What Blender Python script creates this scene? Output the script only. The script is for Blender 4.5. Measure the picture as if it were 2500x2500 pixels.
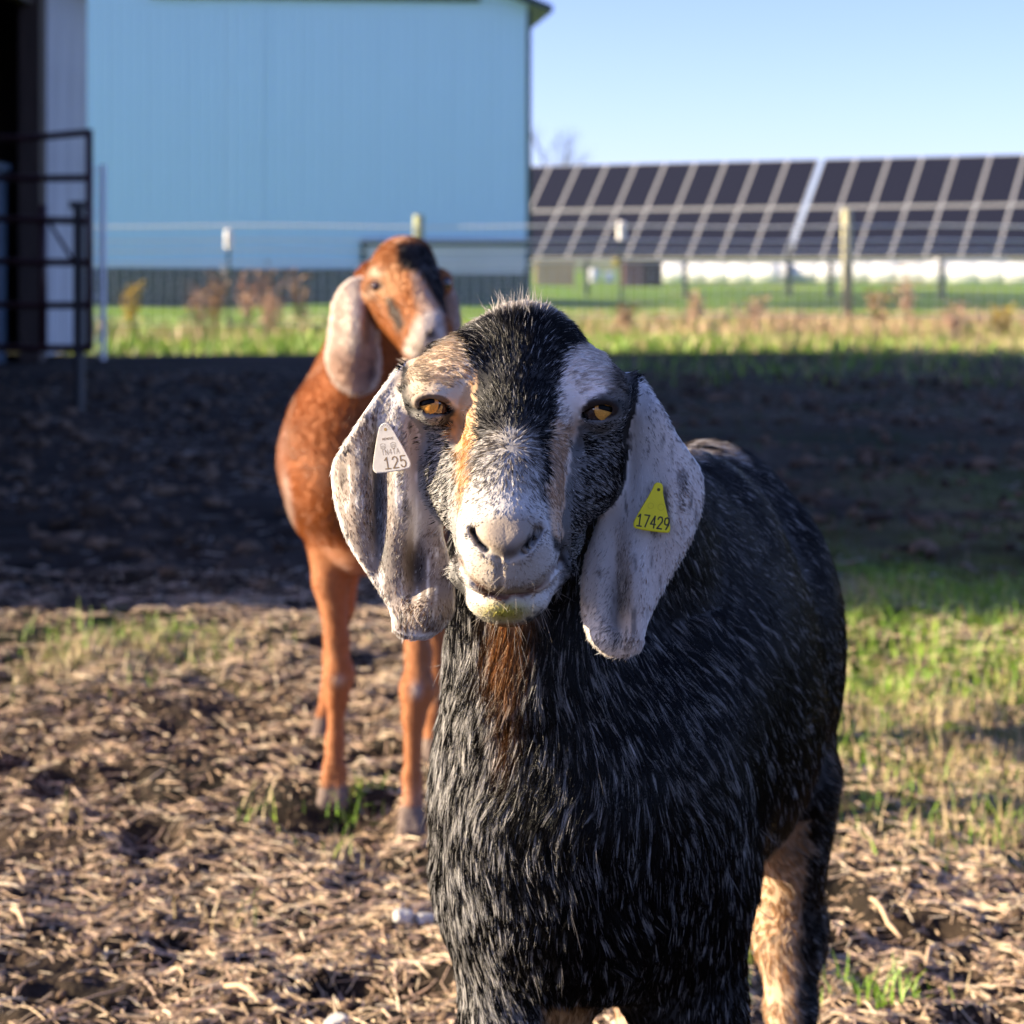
import bpy, bmesh, math, random, time
import numpy as np
from mathutils import Vector, Matrix

T0 = time.time()
for o in list(bpy.data.objects):
    bpy.data.objects.remove(o)
SC = bpy.context.scene
COL = SC.collection
R = math.radians
random.seed(7)
RNG = np.random.default_rng(11)

# ------------------------------------------------------------------ camera, sky, sun, exposure
FPX, VH, CAMH = 5500.0, 640.0, 1.05          # focal length in photo pixels, horizon row, eye height
cam_d = bpy.data.cameras.new('camera')
cam = bpy.data.objects.new('camera', cam_d)
COL.objects.link(cam)
cam.location = (0, 0, CAMH)
cam.rotation_euler = (R(90), 0, 0)
cam_d.sensor_width = 36.0
cam_d.lens = FPX / 2500.0 * 36.0
cam_d.shift_y = -(1250.0 - VH) / 2500.0
cam_d.clip_start = 0.05
cam_d.clip_end = 6000
cam_d.dof.use_dof = True
cam_d.dof.focus_distance = 1.73
cam_d.dof.aperture_fstop = 10.2
SC.camera = cam

SUN_EL, SUN_AZ = R(17.0), R(-1.0)             # sun from the left, slightly towards the viewer's side
sun_dir = Vector((-math.cos(SUN_EL) * math.cos(SUN_AZ), -math.cos(SUN_EL) * math.sin(SUN_AZ), math.sin(SUN_EL)))
world = bpy.data.worlds.new('World')
SC.world = world
world.use_nodes = True
wn = world.node_tree
sky = wn.nodes.new('ShaderNodeTexSky')
sky.sky_type = 'NISHITA'
sky.sun_disc = False
sky.sun_elevation = SUN_EL
sky.sun_rotation = math.atan2(sun_dir.x, sun_dir.y)
sky.air_density = 0.6
sky.dust_density = 0.6
sky.ozone_density = 1.0
wn.nodes['Background'].inputs['Strength'].default_value = 0.070
tint = wn.nodes.new('ShaderNodeMix'); tint.data_type = 'RGBA'; tint.blend_type = 'MULTIPLY'
tint.inputs['Factor'].default_value = 1.0; tint.inputs['B'].default_value = (0.98, 0.945, 1.33, 1)   # cool white balance of the clear sky
wn.links.new(sky.outputs[0], tint.inputs['A'])
wn.links.new(tint.outputs['Result'], wn.nodes['Background'].inputs['Color'])
sun_d = bpy.data.lights.new('sun', 'SUN')
sun_d.energy = 5.0
sun_d.angle = R(0.53)
sun_d.color = (1.0, 0.83, 0.57)
sun = bpy.data.objects.new('sun', sun_d)
COL.objects.link(sun)
sun.rotation_euler = sun_dir.to_track_quat('Z', 'Y').to_euler()
SC.view_settings.view_transform = 'Standard'
SC.view_settings.look = 'None'
SC.view_settings.gamma = 1.0
SC.view_settings.use_curve_mapping = False
SC.view_settings.exposure = 1.8
SC.cycles.use_denoising = True
SC.cycles.max_bounces = 8
SC.cycles.transparent_max_bounces = 4
SC.cycles.transmission_bounces = 4
SC.render.hair_type = 'STRIP'

# ------------------------------------------------------------------ helpers
def P(u, v, Y):
    """world point seen at photo pixel (u, v) when it lies Y metres from the camera"""
    return np.array(((u - 1250.0) / FPX * Y, Y, CAMH - (v - VH) / FPX * Y))

def tag(o, label=None, cat=None, group=None, kind=None):
    if label: o['label'] = label
    if cat: o['category'] = cat
    if group: o['group'] = group
    if kind: o['kind'] = kind
    return o

def empty(name, loc, label, cat, group=None, rz=0.0):
    o = bpy.data.objects.new(name, None)
    COL.objects.link(o)
    o.location = tuple(loc); o.rotation_euler = (0, 0, rz)
    o.empty_display_size = 0.1
    return tag(o, label, cat, group)

def link_mesh(name, me, mats=None, parent=None, world_space=True):
    o = bpy.data.objects.new(name, me)
    COL.objects.link(o)
    for m in (mats or []):
        me.materials.append(m)
    if parent is not None:
        o.parent = parent
        if world_space:
            o.matrix_parent_inverse = parent_world(parent).inverted()
    return o

def parent_world(o):
    m = Matrix.LocRotScale(o.location, o.rotation_euler, o.scale)
    if o.parent is not None:
        m = parent_world(o.parent) @ o.matrix_parent_inverse @ m
    return m

def np_mesh(name, verts, faces, smooth=False, attrs=None, mat_idx=None):
    """verts (n,3), faces (m,k) with k = 3 or 4, all alike"""
    me = bpy.data.meshes.new(name)
    verts = np.ascontiguousarray(verts, dtype=np.float32); faces = np.ascontiguousarray(faces, dtype=np.int32)
    n, (m, k) = len(verts), faces.shape
    me.vertices.add(n); me.vertices.foreach_set('co', verts.ravel())
    me.loops.add(m * k); me.loops.foreach_set('vertex_index', faces.ravel())
    me.polygons.add(m)
    me.polygons.foreach_set('loop_start', np.arange(0, m * k, k, dtype=np.int32))
    me.polygons.foreach_set('loop_total', np.full(m, k, dtype=np.int32))
    if smooth: me.polygons.foreach_set('use_smooth', np.ones(m, dtype=bool))
    if mat_idx is not None: me.polygons.foreach_set('material_index', np.ascontiguousarray(mat_idx, dtype=np.int32))
    for an, col in (attrs or {}).items():
        a = me.attributes.new(an, 'FLOAT_COLOR', 'POINT')
        c4 = np.ones((n, 4), dtype=np.float32); c4[:, :3] = col
        a.data.foreach_set('color', c4.ravel())
    me.update(); me.validate()
    return me

class MB:
    """collects boxes, tubes and free faces, then links them as ONE mesh"""
    def __init__(s): s.v, s.f, s.m = [], [], []
    def add(s, vs, fs, mi=0):
        b = len(s.v)
        s.v += [tuple(map(float, q)) for q in vs]
        s.f += [tuple(b + i for i in f) for f in fs]; s.m += [mi] * len(fs)
        return s
    def box(s, lo, hi, mi=0, M=None):
        x0, y0, z0 = lo; x1, y1, z1 = hi
        vs = [(x0,y0,z0),(x1,y0,z0),(x1,y1,z0),(x0,y1,z0),(x0,y0,z1),(x1,y0,z1),(x1,y1,z1),(x0,y1,z1)]
        if M is not None: vs = [tuple(M @ Vector(q)) for q in vs]
        return s.add(vs, [(0,3,2,1),(4,5,6,7),(0,1,5,4),(1,2,6,5),(2,3,7,6),(3,0,4,7)], mi)
    def tube(s, pts, rad, n=8, mi=0, cap=True):
        pts = [Vector(p) for p in pts]
        rad = rad if isinstance(rad, (list, tuple)) else [rad] * len(pts)
        vs, fs = [], []
        prev = None
        for i, p in enumerate(pts):
            d = (pts[min(i+1, len(pts)-1)] - pts[max(i-1, 0)]).normalized()
            if prev is None:
                a = d.orthogonal().normalized()
            else:
                a = (prev - d * prev.dot(d)).normalized()
            prev = a
            b = d.cross(a)
            for k in range(n):
                t = 2 * math.pi * k / n
                vs.append(p + (a * math.cos(t) + b * math.sin(t)) * rad[i])
        for i in range(len(pts) - 1):
            for k in range(n):
                k2 = (k + 1) % n
                fs.append((i*n+k, i*n+k2, (i+1)*n+k2, (i+1)*n+k))
        if cap:
            fs.append(tuple(range(n-1, -1, -1))); fs.append(tuple((len(pts)-1)*n + k for k in range(n)))
        return s.add(vs, fs, mi)
    def mesh(s, name, smooth=False):
        me = bpy.data.meshes.new(name)
        me.from_pydata(s.v, [], s.f)
        me.polygons.foreach_set('material_index', s.m)
        if smooth: me.polygons.foreach_set('use_smooth', [True] * len(s.f))
        me.update()
        return me
    def build(s, name, mats, parent=None, smooth=False, world_space=True):
        if not isinstance(mats, (list, tuple)): mats = [mats]
        return link_mesh(name, s.mesh(name, smooth), mats, parent, world_space)

def hash01(ix, iy, iz, seed):
    h = (ix.astype(np.uint32) * np.uint32(374761393) + iy.astype(np.uint32) * np.uint32(668265263)
         + iz.astype(np.uint32) * np.uint32(2147483647) + np.uint32(seed) * np.uint32(1274126177))
    h = (h ^ (h >> np.uint32(13))) * np.uint32(1274126177)
    h = (h ^ (h >> np.uint32(16))) * np.uint32(2246822519)
    h = h ^ (h >> np.uint32(13))
    return h.astype(np.float64) / 4294967295.0

def vnoise(p, scale, seed=0):
    """value noise in -1..1 at points p (n,2 or 3)"""
    p = np.asarray(p, dtype=np.float64) / scale
    if p.shape[1] == 2: p = np.concatenate([p, np.zeros((len(p), 1))], 1)
    i = np.floor(p).astype(np.int64); f = p - i
    f = f * f * (3 - 2 * f)
    r = 0
    for dx in (0, 1):
        for dy in (0, 1):
            for dz in (0, 1):
                w = (f[:, 0] if dx else 1 - f[:, 0]) * (f[:, 1] if dy else 1 - f[:, 1]) * (f[:, 2] if dz else 1 - f[:, 2])
                r = r + w * hash01(i[:, 0] + dx, i[:, 1] + dy, i[:, 2] + dz, seed)
    return r * 2 - 1

def sstep(a, b, x):
    t = np.clip((x - a) / (b - a), 0, 1)
    return t * t * (3 - 2 * t)

def mat(name, color=(0.5, 0.5, 0.5), rough=0.7, metal=0.0, attr=None, noise=None, bump=None, spec=0.5, sheen=0.0, coat=0.0):
    """principled material; noise = (scale, amount, stretch) varies the colour, bump = (scale, strength, distance)"""
    m = bpy.data.materials.new(name); m.use_nodes = True
    nt = m.node_tree; b = nt.nodes['Principled BSDF']
    b.inputs['Roughness'].default_value = rough; b.inputs['Metallic'].default_value = metal
    b.inputs['Specular IOR Level'].default_value = spec
    b.inputs['Sheen Weight'].default_value = sheen; b.inputs['Coat Weight'].default_value = coat
    b.inputs['Base Color'].default_value = (*color, 1)
    out = None
    if attr:
        a = nt.nodes.new('ShaderNodeAttribute'); a.attribute_name = attr; out = a.outputs['Color']
    tc = nt.nodes.new('ShaderNodeTexCoord')
    if noise:
        sc, am, st = noise
        mp = nt.nodes.new('ShaderNodeMapping'); mp.inputs['Scale'].default_value = st
        nt.links.new(tc.outputs['Object'], mp.inputs['Vector'])
        n = nt.nodes.new('ShaderNodeTexNoise'); n.inputs['Scale'].default_value = sc; n.inputs['Detail'].default_value = 6
        n.inputs['Roughness'].default_value = 0.65
        nt.links.new(mp.outputs[0], n.inputs['Vector'])
        mr = nt.nodes.new('ShaderNodeMapRange')
        mr.inputs['From Min'].default_value = 0.25; mr.inputs['From Max'].default_value = 0.75
        mr.inputs['To Min'].default_value = 1 - am; mr.inputs['To Max'].default_value = 1 + am
        nt.links.new(n.outputs['Fac'], mr.inputs['Value'])
        mx = nt.nodes.new('ShaderNodeMix'); mx.data_type = 'RGBA'; mx.blend_type = 'MULTIPLY'
        mx.inputs['Factor'].default_value = 1.0
        if out is not None: nt.links.new(out, mx.inputs['A'])
        else: mx.inputs['A'].default_value = (*color, 1)
        nt.links.new(mr.outputs[0], mx.inputs['B'])
        out = mx.outputs['Result']
    if out is not None: nt.links.new(out, b.inputs['Base Color'])
    if bump:
        n = nt.nodes.new('ShaderNodeTexNoise'); n.inputs['Scale'].default_value = bump[0]; n.inputs['Detail'].default_value = 5
        nt.links.new(tc.outputs['Object'], n.inputs['Vector'])
        bp = nt.nodes.new('ShaderNodeBump'); bp.inputs['Strength'].default_value = bump[1]; bp.inputs['Distance'].default_value = bump[2]
        nt.links.new(n.outputs['Fac'], bp.inputs['Height']); nt.links.new(bp.outputs[0], b.inputs['Normal'])
    return m

M_ = {}
M_['siding'] = mat('pale_blue_siding', (0.51, 0.75, 0.97), 0.45, noise=(0.7, 0.04, (1, 1, 0.2)))
M_['old_siding'] = mat('weathered_siding', (0.56, 0.57, 0.56), 0.6, noise=(2.5, 0.25, (1, 1, 0.15)))
M_['green_metal'] = mat('green_trim', (0.007, 0.040, 0.040), 0.4, noise=(2, 0.15, (1, 1, 1)))
M_['roof'] = mat('green_roof', (0.004, 0.028, 0.060), 0.4)
M_['dark_wood'] = mat('dark_wood', (0.055, 0.035, 0.026), 0.8, noise=(4, 0.4, (6, 6, 0.5)))
M_['board'] = mat('blue_grey_board', (0.045, 0.075, 0.11), 0.7, noise=(3, 0.3, (1, 1, 1)))
M_['gate'] = mat('gate_paint', (0.045, 0.014, 0.016), 0.45, noise=(6, 0.3, (1, 1, 1)))
M_['post_wood'] = mat('weathered_wood', (0.40, 0.38, 0.25), 0.85, noise=(5, 0.35, (8, 8, 0.6)))
M_['lichen_wood'] = mat('greenish_wood', (0.34, 0.36, 0.20), 0.85, noise=(5, 0.3, (8, 8, 0.6)))
M_['tpost'] = mat('post_green', (0.05, 0.09, 0.06), 0.5)
M_['white_plastic'] = mat('white_plastic', (0.82, 0.80, 0.76), 0.4)
M_['yellow_plastic'] = mat('yellow_plastic', (0.75, 0.58, 0.05), 0.4)
M_['wire'] = mat('galvanised_wire', (0.80, 0.81, 0.82), 0.5)
M_['cell'] = mat('solar_cell', (0.012, 0.014, 0.028), 0.5, spec=0.10, noise=(40, 0.2, (1, 1, 1)))
M_['alu'] = mat('aluminium', (0.38, 0.38, 0.41), 0.55, metal=0.1)
M_['steel'] = mat('dark_steel', (0.06, 0.06, 0.06), 0.5, metal=0.4)
M_['wrap'] = mat('bale_wrap', (0.86, 0.86, 0.84), 0.35, noise=(1.5, 0.05, (1, 1, 1)))
M_['tan'] = mat('tan_paint', (0.62, 0.42, 0.24), 0.7, noise=(2, 0.12, (1, 1, 1)))
M_['brown'] = mat('brown_boards', (0.24, 0.12, 0.10), 0.7, noise=(3, 0.2, (4, 4, 0.5)))
M_['bark'] = mat('grey_bark', (0.16, 0.15, 0.15), 0.9)
M_['stone'] = mat('pale_stone', (0.52, 0.50, 0.47), 0.8, noise=(30, 0.25, (1, 1, 1)), bump=(60, 0.5, 0.004))
M_['straw'] = mat('straw', attr='tint', rough=0.6)
M_['clod'] = mat('soil_clod', attr='tint', rough=0.95, spec=0.15, bump=(220, 0.6, 0.003))
M_['blade'] = mat('grass_blade', attr='tint', rough=0.55)
bl = M_['blade'].node_tree.nodes['Principled BSDF']
bl.inputs['Transmission Weight'].default_value = 0.0

# ------------------------------------------------------------------ ground
def fbm(p, sc, am, seed):
    return vnoise(p, sc, seed) * am

def gz(x, y):
    """height of the ground: trampled near the camera, smooth further off"""
    x = np.asarray(x, dtype=np.float64); y = np.asarray(y, dtype=np.float64)
    p = np.stack([x, y], 1)
    near = 1 - sstep(7.5, 12, y)
    h = fbm(p, 0.55, 0.018, 1) + fbm(p, 0.21, 0.014, 2) + near * (fbm(p, 0.085, 0.012, 3) + fbm(p, 0.040, 0.008, 4))
    hoof = vnoise(p, 0.13, 9)
    h -= near * 0.028 * sstep(0.30, 0.62, hoof)
    far = sstep(14, 24, y)
    h = h * (1 - far) + far * (fbm(p, 2.5, 0.05, 5))
    h += 0.05 * sstep(18, 26, y) * vnoise(p, 4.0, 6)
    h = h * (1 - sstep(60, 100, y))
    return h

def axis(segs):
    out = []
    for a, b, n in segs: out += list(np.linspace(a, b, n, endpoint=False))
    return np.array(out + [segs[-1][1]])

gx = axis([(-1500, -200, 6), (-200, -30, 10), (-30, -6, 24), (-6, -1.75, 45), (-1.75, 1.75, 290), (1.75, 6, 45), (6, 30, 24), (30, 200, 10), (200, 1500, 6)])
gy = axis([(-40, 0, 8), (0, 1.2, 12), (1.2, 2.8, 60), (2.8, 7.6, 400), (7.6, 12, 90), (12, 26, 120), (26, 60, 40), (60, 300, 24), (300, 3000, 12)])
GX, GY = np.meshgrid(gx, gy, indexing='xy')
gxf, gyf = GX.ravel(), GY.ravel()
GZ = gz(gxf, gyf)
nxg, nyg = len(gx), len(gy)
idx = np.arange(nxg * nyg).reshape(nyg, nxg)
gf = np.stack([idx[:-1, :-1], idx[:-1, 1:], idx[1:, 1:], idx[1:, :-1]], -1).reshape(-1, 4)

def grass_cover(x, y):
    """0 bare soil .. 1 grass"""
    p = np.stack([x, y], 1)
    n = vnoise(p, 0.45, 21) * 0.6 + vnoise(p, 0.17, 22) * 0.4
    c = np.zeros(len(x))
    right = sstep(0.55, 0.95, x + 0.10 * n) * (0.75 * sstep(3.7, 4.1, y + 0.25 * n) + 0.25 * sstep(4.6, 5.2, y)) * (1 - 0.9 * sstep(7.4, 9.6, y))  # grass thinned past the shadow's near edge, so dark soil paints the shade
    c = np.maximum(c, right * np.clip(0.62 + 0.75 * n, 0, 1))
    left = np.exp(-(((x + 1.12) / 0.30) ** 2 + ((y - 6.05) / 0.30) ** 2))
    c = np.maximum(c, np.clip(left * 1.3 * (0.6 + n), 0, 1))
    rs = sstep(1.0, 2.2, x) * sstep(6.5, 7.5, y)
    c = np.maximum(c, rs * np.clip(0.28 + 0.7 * n, 0, 1) * (1 - 0.85 * sstep(9, 13, y)))
    edge = 27.0 - 0.10 * x + 1.2 * vnoise(p, 1.4, 23)  # grass starts beyond the shadow band, leaving dark soil to deepen the shade
    c = np.maximum(c, sstep(-1.5, 1.5, y - edge))
    return np.clip(c, 0, 1)

cov = grass_cover(gxf, gyf)
pn = np.stack([gxf, gyf], 1)
soil = np.array((0.013, 0.010, 0.007)); soil2 = np.array((0.055, 0.037, 0.025)); green = np.array((0.10, 0.19, 0.012)); dry = np.array((0.24, 0.21, 0.07))
t = np.clip(0.5 + 0.5 * vnoise(pn, 0.5, 31) + 0.4 * vnoise(pn, 0.09, 32), 0, 1)[:, None]
gcol = soil * (1 - t) + soil2 * t
t2 = np.clip(0.30 + 0.6 * vnoise(pn, 0.6, 33) + 0.3 * vnoise(pn, 3.0, 34), 0, 1)[:, None]
farg = sstep(14, 22, gyf)[:, None]
grasscol = green * (1 + 0.5 * farg) * (1 - t2 * (1 - 0.45 * farg)) + dry * t2 * (1 - 0.45 * farg)
cv = cov[:, None]
gcol = gcol * (1 - cv) + grasscol * cv
gm = mat('ground_soil', attr='cover', rough=0.95, spec=0.15, noise=(38, 0.45, (1, 1, 1)), bump=(75, 0.7, 0.01))
me = np_mesh('ground', np.stack([gxf, gyf, GZ], 1), gf, True, {'cover': gcol})
tag(link_mesh('ground', me, [gm]), kind='structure')

# low rise with fields far beyond the yard
hm = MB()
hx = np.linspace(-400, 400, 60)
vs = []
for j, (yy, zz) in enumerate(((260, -0.2), (330, 2.2), (420, 3.6), (700, 3.0))):
    for i, xx in enumerate(hx): vs.append((xx, yy, zz + (0.5 * math.sin(xx * 0.03) if j else 0)))
fs = [(j*60+i, j*60+i+1, (j+1)*60+i+1, (j+1)*60+i) for j in range(3) for i in range(59)]
hm.add(vs, fs)
tag(hm.build('hills', mat('far_field', (0.12, 0.145, 0.05), 0.9, noise=(0.05, 0.35, (1, 3, 1))), smooth=True), kind='structure')

# ------------------------------------------------------------------ big white metal barn
BY = 55.0
bx1 = P(1290, 0, BY)[0]
barn = empty('metal_barn', (bx1 - 8, BY + 3, 0), 'big pale blue metal barn with ribbed siding, green wainscot and green roof trim', 'barn')
EAVE, WAIN = 7.15, 0.88
NP, PW = 18, 0.915
def siding_mesh(name, w, h, rib=0.2285, depth=0.02):
    m = MB(); n = int(round(w / rib)); xs = []
    for k in range(n):
        b = k * rib
        xs += [(b, 0), (b + rib - 0.062, 0), (b + rib - 0.048, depth), (b + rib - 0.018, depth), (b + rib - 0.001, 0)]
    pts = [(x, -d) for x, d in xs]
    vs = [(x, y, 0) for x, y in pts] + [(x, y, h) for x, y in pts]
    k = len(pts)
    m.add(vs, [(i, i+1, k+i+1, k+i) for i in range(k-1)])
    return m.mesh(name)
sm = siding_mesh('siding_panel', PW, EAVE + 1.0 - WAIN)
sm.materials.append(M_['siding'])
wm = siding_mesh('wainscot_panel', PW, WAIN - 0.04, depth=0.006)
wm.materials.append(M_['green_metal'])
for k in range(NP):
    x = bx1 - (k + 1) * PW
    for nm, me_, z in (('siding_panel', sm, WAIN + 0.03), ('wainscot_panel', wm, 0.0)):
        o = bpy.data.objects.new(nm, me_); COL.objects.link(o); o.parent = barn
        o.matrix_parent_inverse = parent_world(barn).inverted(); o.location = (x, BY, z)
        if k == 7: o.location.y -= 0.012
m = MB()
m.box((bx1 - NP*PW, BY + 0.03, 0), (bx1 - 0.02, BY + 0.2, EAVE + 0.9)).box((bx1 - 0.2, BY + 0.2, 0), (bx1 - 0.02, BY + 5, EAVE)).box((bx1 - NP*PW, BY + 4.8, 0), (bx1 - 0.2, BY + 5, EAVE)).box((bx1 - NP*PW, BY + 0.2, 0), (bx1 - NP*PW + 0.18, BY + 4.8, EAVE))
m.build('wall', M_['siding'], barn)
MB().box((bx1 - 0.02, BY - 0.05, 0), (bx1 + 0.09, BY + 0.10, EAVE + 0.05)).build('corner_trim', M_['green_metal'], barn)
MB().box((bx1 - NP*PW, BY - 0.045, WAIN - 0.035), (bx1 - 0.021, BY + 0.02, WAIN + 0.03)).build('trim_rail', M_['green_metal'], barn)
# roof with eave overhang on the right, gable rising to the left
m = MB()
sl = 0.40; ex = bx1 + 0.57; ez = EAVE - 0.02
def roofp(x): return ez + (ex - x) * sl
rx0 = bx1 - 8.2
prof = [(ex, ez), (rx0, roofp(rx0)), (rx0 - 8.9, ez)]
for (xa, za), (xb, zb) in ((prof[0], prof[1]), (prof[1], prof[2])):
    vs = []
    for yy in (BY - 0.45, BY + 5.5):
        vs += [(xa, yy, za), (xb, yy, zb), (xb, yy, zb + 0.16), (xa, yy, za + 0.16)]
    m.add(vs, [(0,1,2,3),(7,6,5,4),(0,4,5,1),(1,5,6,2),(2,6,7,3),(3,7,4,0)])
m.build('roof', M_['roof'], barn)
m = MB()
vs = [(bx1 - NP*PW, BY + 0.05, EAVE + 0.85), (bx1 - 0.02, BY + 0.05, EAVE), (rx0, BY + 0.05, roofp(rx0) - 0.02), (rx0 - 8.3, BY + 0.05, EAVE),
      (bx1 - NP*PW, BY + 0.2, EAVE + 0.85), (bx1 - 0.02, BY + 0.2, EAVE), (rx0, BY + 0.2, roofp(rx0) - 0.02), (rx0 - 8.3, BY + 0.2, EAVE)]
m.add(vs, [(3, 1, 2), (7, 6, 5), (1, 5, 6, 2), (2, 6, 7, 3)])
m.build('gable', M_['siding'], barn)
a = P(980, 0, BY)[0]; b = P(1172, 0, BY)[0]
MB().box((a - 6, BY - 0.16, P(0, 5, BY)[2]), (b, BY - 0.02, P(0, -16, BY)[2])).build('door_track', M_['green_metal'], barn)
# low framed door leaf at the right end
x0, x1 = P(888, 0, BY)[0], P(1283, 0, BY)[0]; zt, zb = P(0, 590, BY)[2], P(0, 668, BY)[2]
d = MB().box((x0, BY - 0.09, zb), (x1, BY - 0.045, zt - 0.10)).build('low_door', mat('door_grey_white', (0.60, 0.62, 0.62), 0.5, noise=(1.5, 0.08, (1, 1, 1))), barn)
MB().box((x0 - 0.05, BY - 0.13, zt - 0.098), (x1 + 0.02, BY - 0.03, zt + 0.05)).box((x0 - 0.05, BY - 0.125, zb), (x0 + 0.06, BY - 0.03, zt - 0.10)).build('door_frame', M_['green_metal'], d)

bpy.context.view_layer.update()
barn.rotation_euler = (0, 0, R(7)); barn.location.x -= 0.33; barn.location.y -= 0.9

# ------------------------------------------------------------------ open barn at the left (its roof throws the broad shadow over the pen)
OX, OY0, OY1, OW = -5.0, 7.02, 26.3, 9.5
ob = empty('open_barn', (OX - OW / 2, (OY0 + OY1) / 2, 0), 'old barn with dark open side and weathered white corrugated end panel', 'barn')
EV, RD = 4.3, 6.5
m = MB()
m.box((OX - OW, OY0, 0), (OX - 0.02, OY0 + 0.12, EV)).box((OX - OW, OY1 - 0.14, 0), (OX - 0.06, OY1 - 0.02, EV)).box((OX - OW, OY0 + 0.12, 0), (OX - OW + 0.12, OY1 - 0.14, EV))
m.box((OX - 0.12, OY0 + 0.12, 0), (OX - 0.02, 20.4, EV))
for yy in (OY0, OY1 - 0.14):
    vs = [(OX - OW, yy, EV), (OX, yy, EV), (OX - OW/2, yy, RD), (OX - OW, yy + 0.12, EV), (OX, yy + 0.12, EV), (OX - OW/2, yy + 0.12, RD)]
    m.add(vs, [(0, 1, 2), (5, 4, 3), (1, 4, 5, 2), (2, 5, 3, 0)])
m.build('wall', M_['dark_wood'], ob)
m = MB()
for sgn in (1, -1):
    xa, xb = (OX + 0.3, OX - OW/2) if sgn == 1 else (OX - OW - 0.3, OX - OW/2)
    za = EV - 0.12
    vs = []
    for yy in (OY0 - 0.02, OY1 + 0.08):
        vs += [(xa, yy, za), (xb, yy, RD + 0.02), (xb, yy, RD + 0.12), (xa, yy, za + 0.10)]
    m.add(vs, [(0,1,2,3),(7,6,5,4),(0,4,5,1),(1,5,6,2),(2,6,7,3),(3,7,4,0)])
m.build('roof', M_['dark_wood'], ob)
cm = siding_mesh('corrugated_panel', 0.76, EV - 0.1, rib=0.19, depth=0.03)
cm.materials.append(M_['old_siding'])
for k in range(3):
    o = bpy.data.objects.new('corrugated_panel', cm); COL.objects.link(o); o.parent = ob
    o.matrix_parent_inverse = parent_world(ob).inverted()
    o.location = (OX + 0.02 + 0.006 * (k % 2), 23.98 + 0.765 * k, 0.05); o.rotation_euler = (0, 0, R(90))
MB().box((OX - 0.17, 23.62, 0), (OX + 0.05, 23.96, EV)).build('post', M_['dark_wood'], ob)
MB().box((OX - 0.17, 20.42, 3.75), (OX - 0.02, 23.6, 4.05)).build('beam', M_['dark_wood'], ob)
MB().box((OX - 0.4, 20.42, 0.0), (OX - 0.3, 23.6, 2.0)).build('half_wall', M_['board'], ob)
MB().box((OX - 0.45, 20.42, 2.002), (OX - 0.25, 23.6, 2.07)).build('cap_rail', M_['board'], ob)
MB().box((OX - 2.5, 20.6, 2.9), (OX - 2.3, 26.0, 3.15)).build('inner_beam', M_['dark_wood'], ob)

# ------------------------------------------------------------------ pipe gate, posts
GYr, GYl = 15.6, 16.7
gate = empty('pipe_gate', P(195, 1010, GYr), 'dark maroon pipe gate with six rails beside the open barn', 'gate')
for vl, vr in ((338, 323), (436, 434), (536, 540), (640, 641), (746, 745), (850, 850)):
    MB().tube([P(-120, vl - 6, GYl), P(60, vl, 16.25), P(219, vr, GYr)], 0.026, 10).build('rail', M_['gate'], gate, True)
MB().tube([P(218, 316, GYr), P(218, 855, GYr)], 0.026, 10).build('end_upright', M_['gate'], gate, True)
MB().tube([P(-118, 330, GYl), P(-118, 850, GYl)], 0.026, 10).build('end_upright', M_['gate'], gate, True)
MB().tube([P(118, 540, 16.05), P(178, 635, 15.75)], 0.014, 8).build('brace', M_['gate'], gate, True)
MB().tube([P(105, 500, 16.15), P(105, 845, 16.15)], 0.03, 8).build('mid_upright', M_['gate'], gate, True)
t = MB().tube([P(193, 498, GYr + 0.1), P(193, 1015, GYr + 0.1)], 0.040, 12).box(tuple(P(168, 508, GYr + 0.12)), tuple(P(215, 492, GYr + 0.2))).build('gate_post', M_['steel'])
tag(t, 'thick dark steel post the pipe gate is latched to', 'post')
pp = empty('narrow_fence', P(250, 870, 17.5), 'narrow wire panel with thin grey end pole beside the gate', 'fence panel')
MB().tube([P(252, 402, 17.5), P(252, 880, 17.5)], 0.022, 8).build('end_pole', M_['wire'], pp)
m = MB()
for k in range(9): m.tube([P(222, 412 + k * 52, 17.4), P(252, 412 + k * 52, 17.5)], 0.005, 5)
for k in range(2): m.tube([P(229 + k * 11, 408, 17.42), P(229 + k * 11, 868, 17.42)], 0.004, 5)
tag(m.build('wire_mesh', M_['wire'], pp), kind='stuff')

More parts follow.
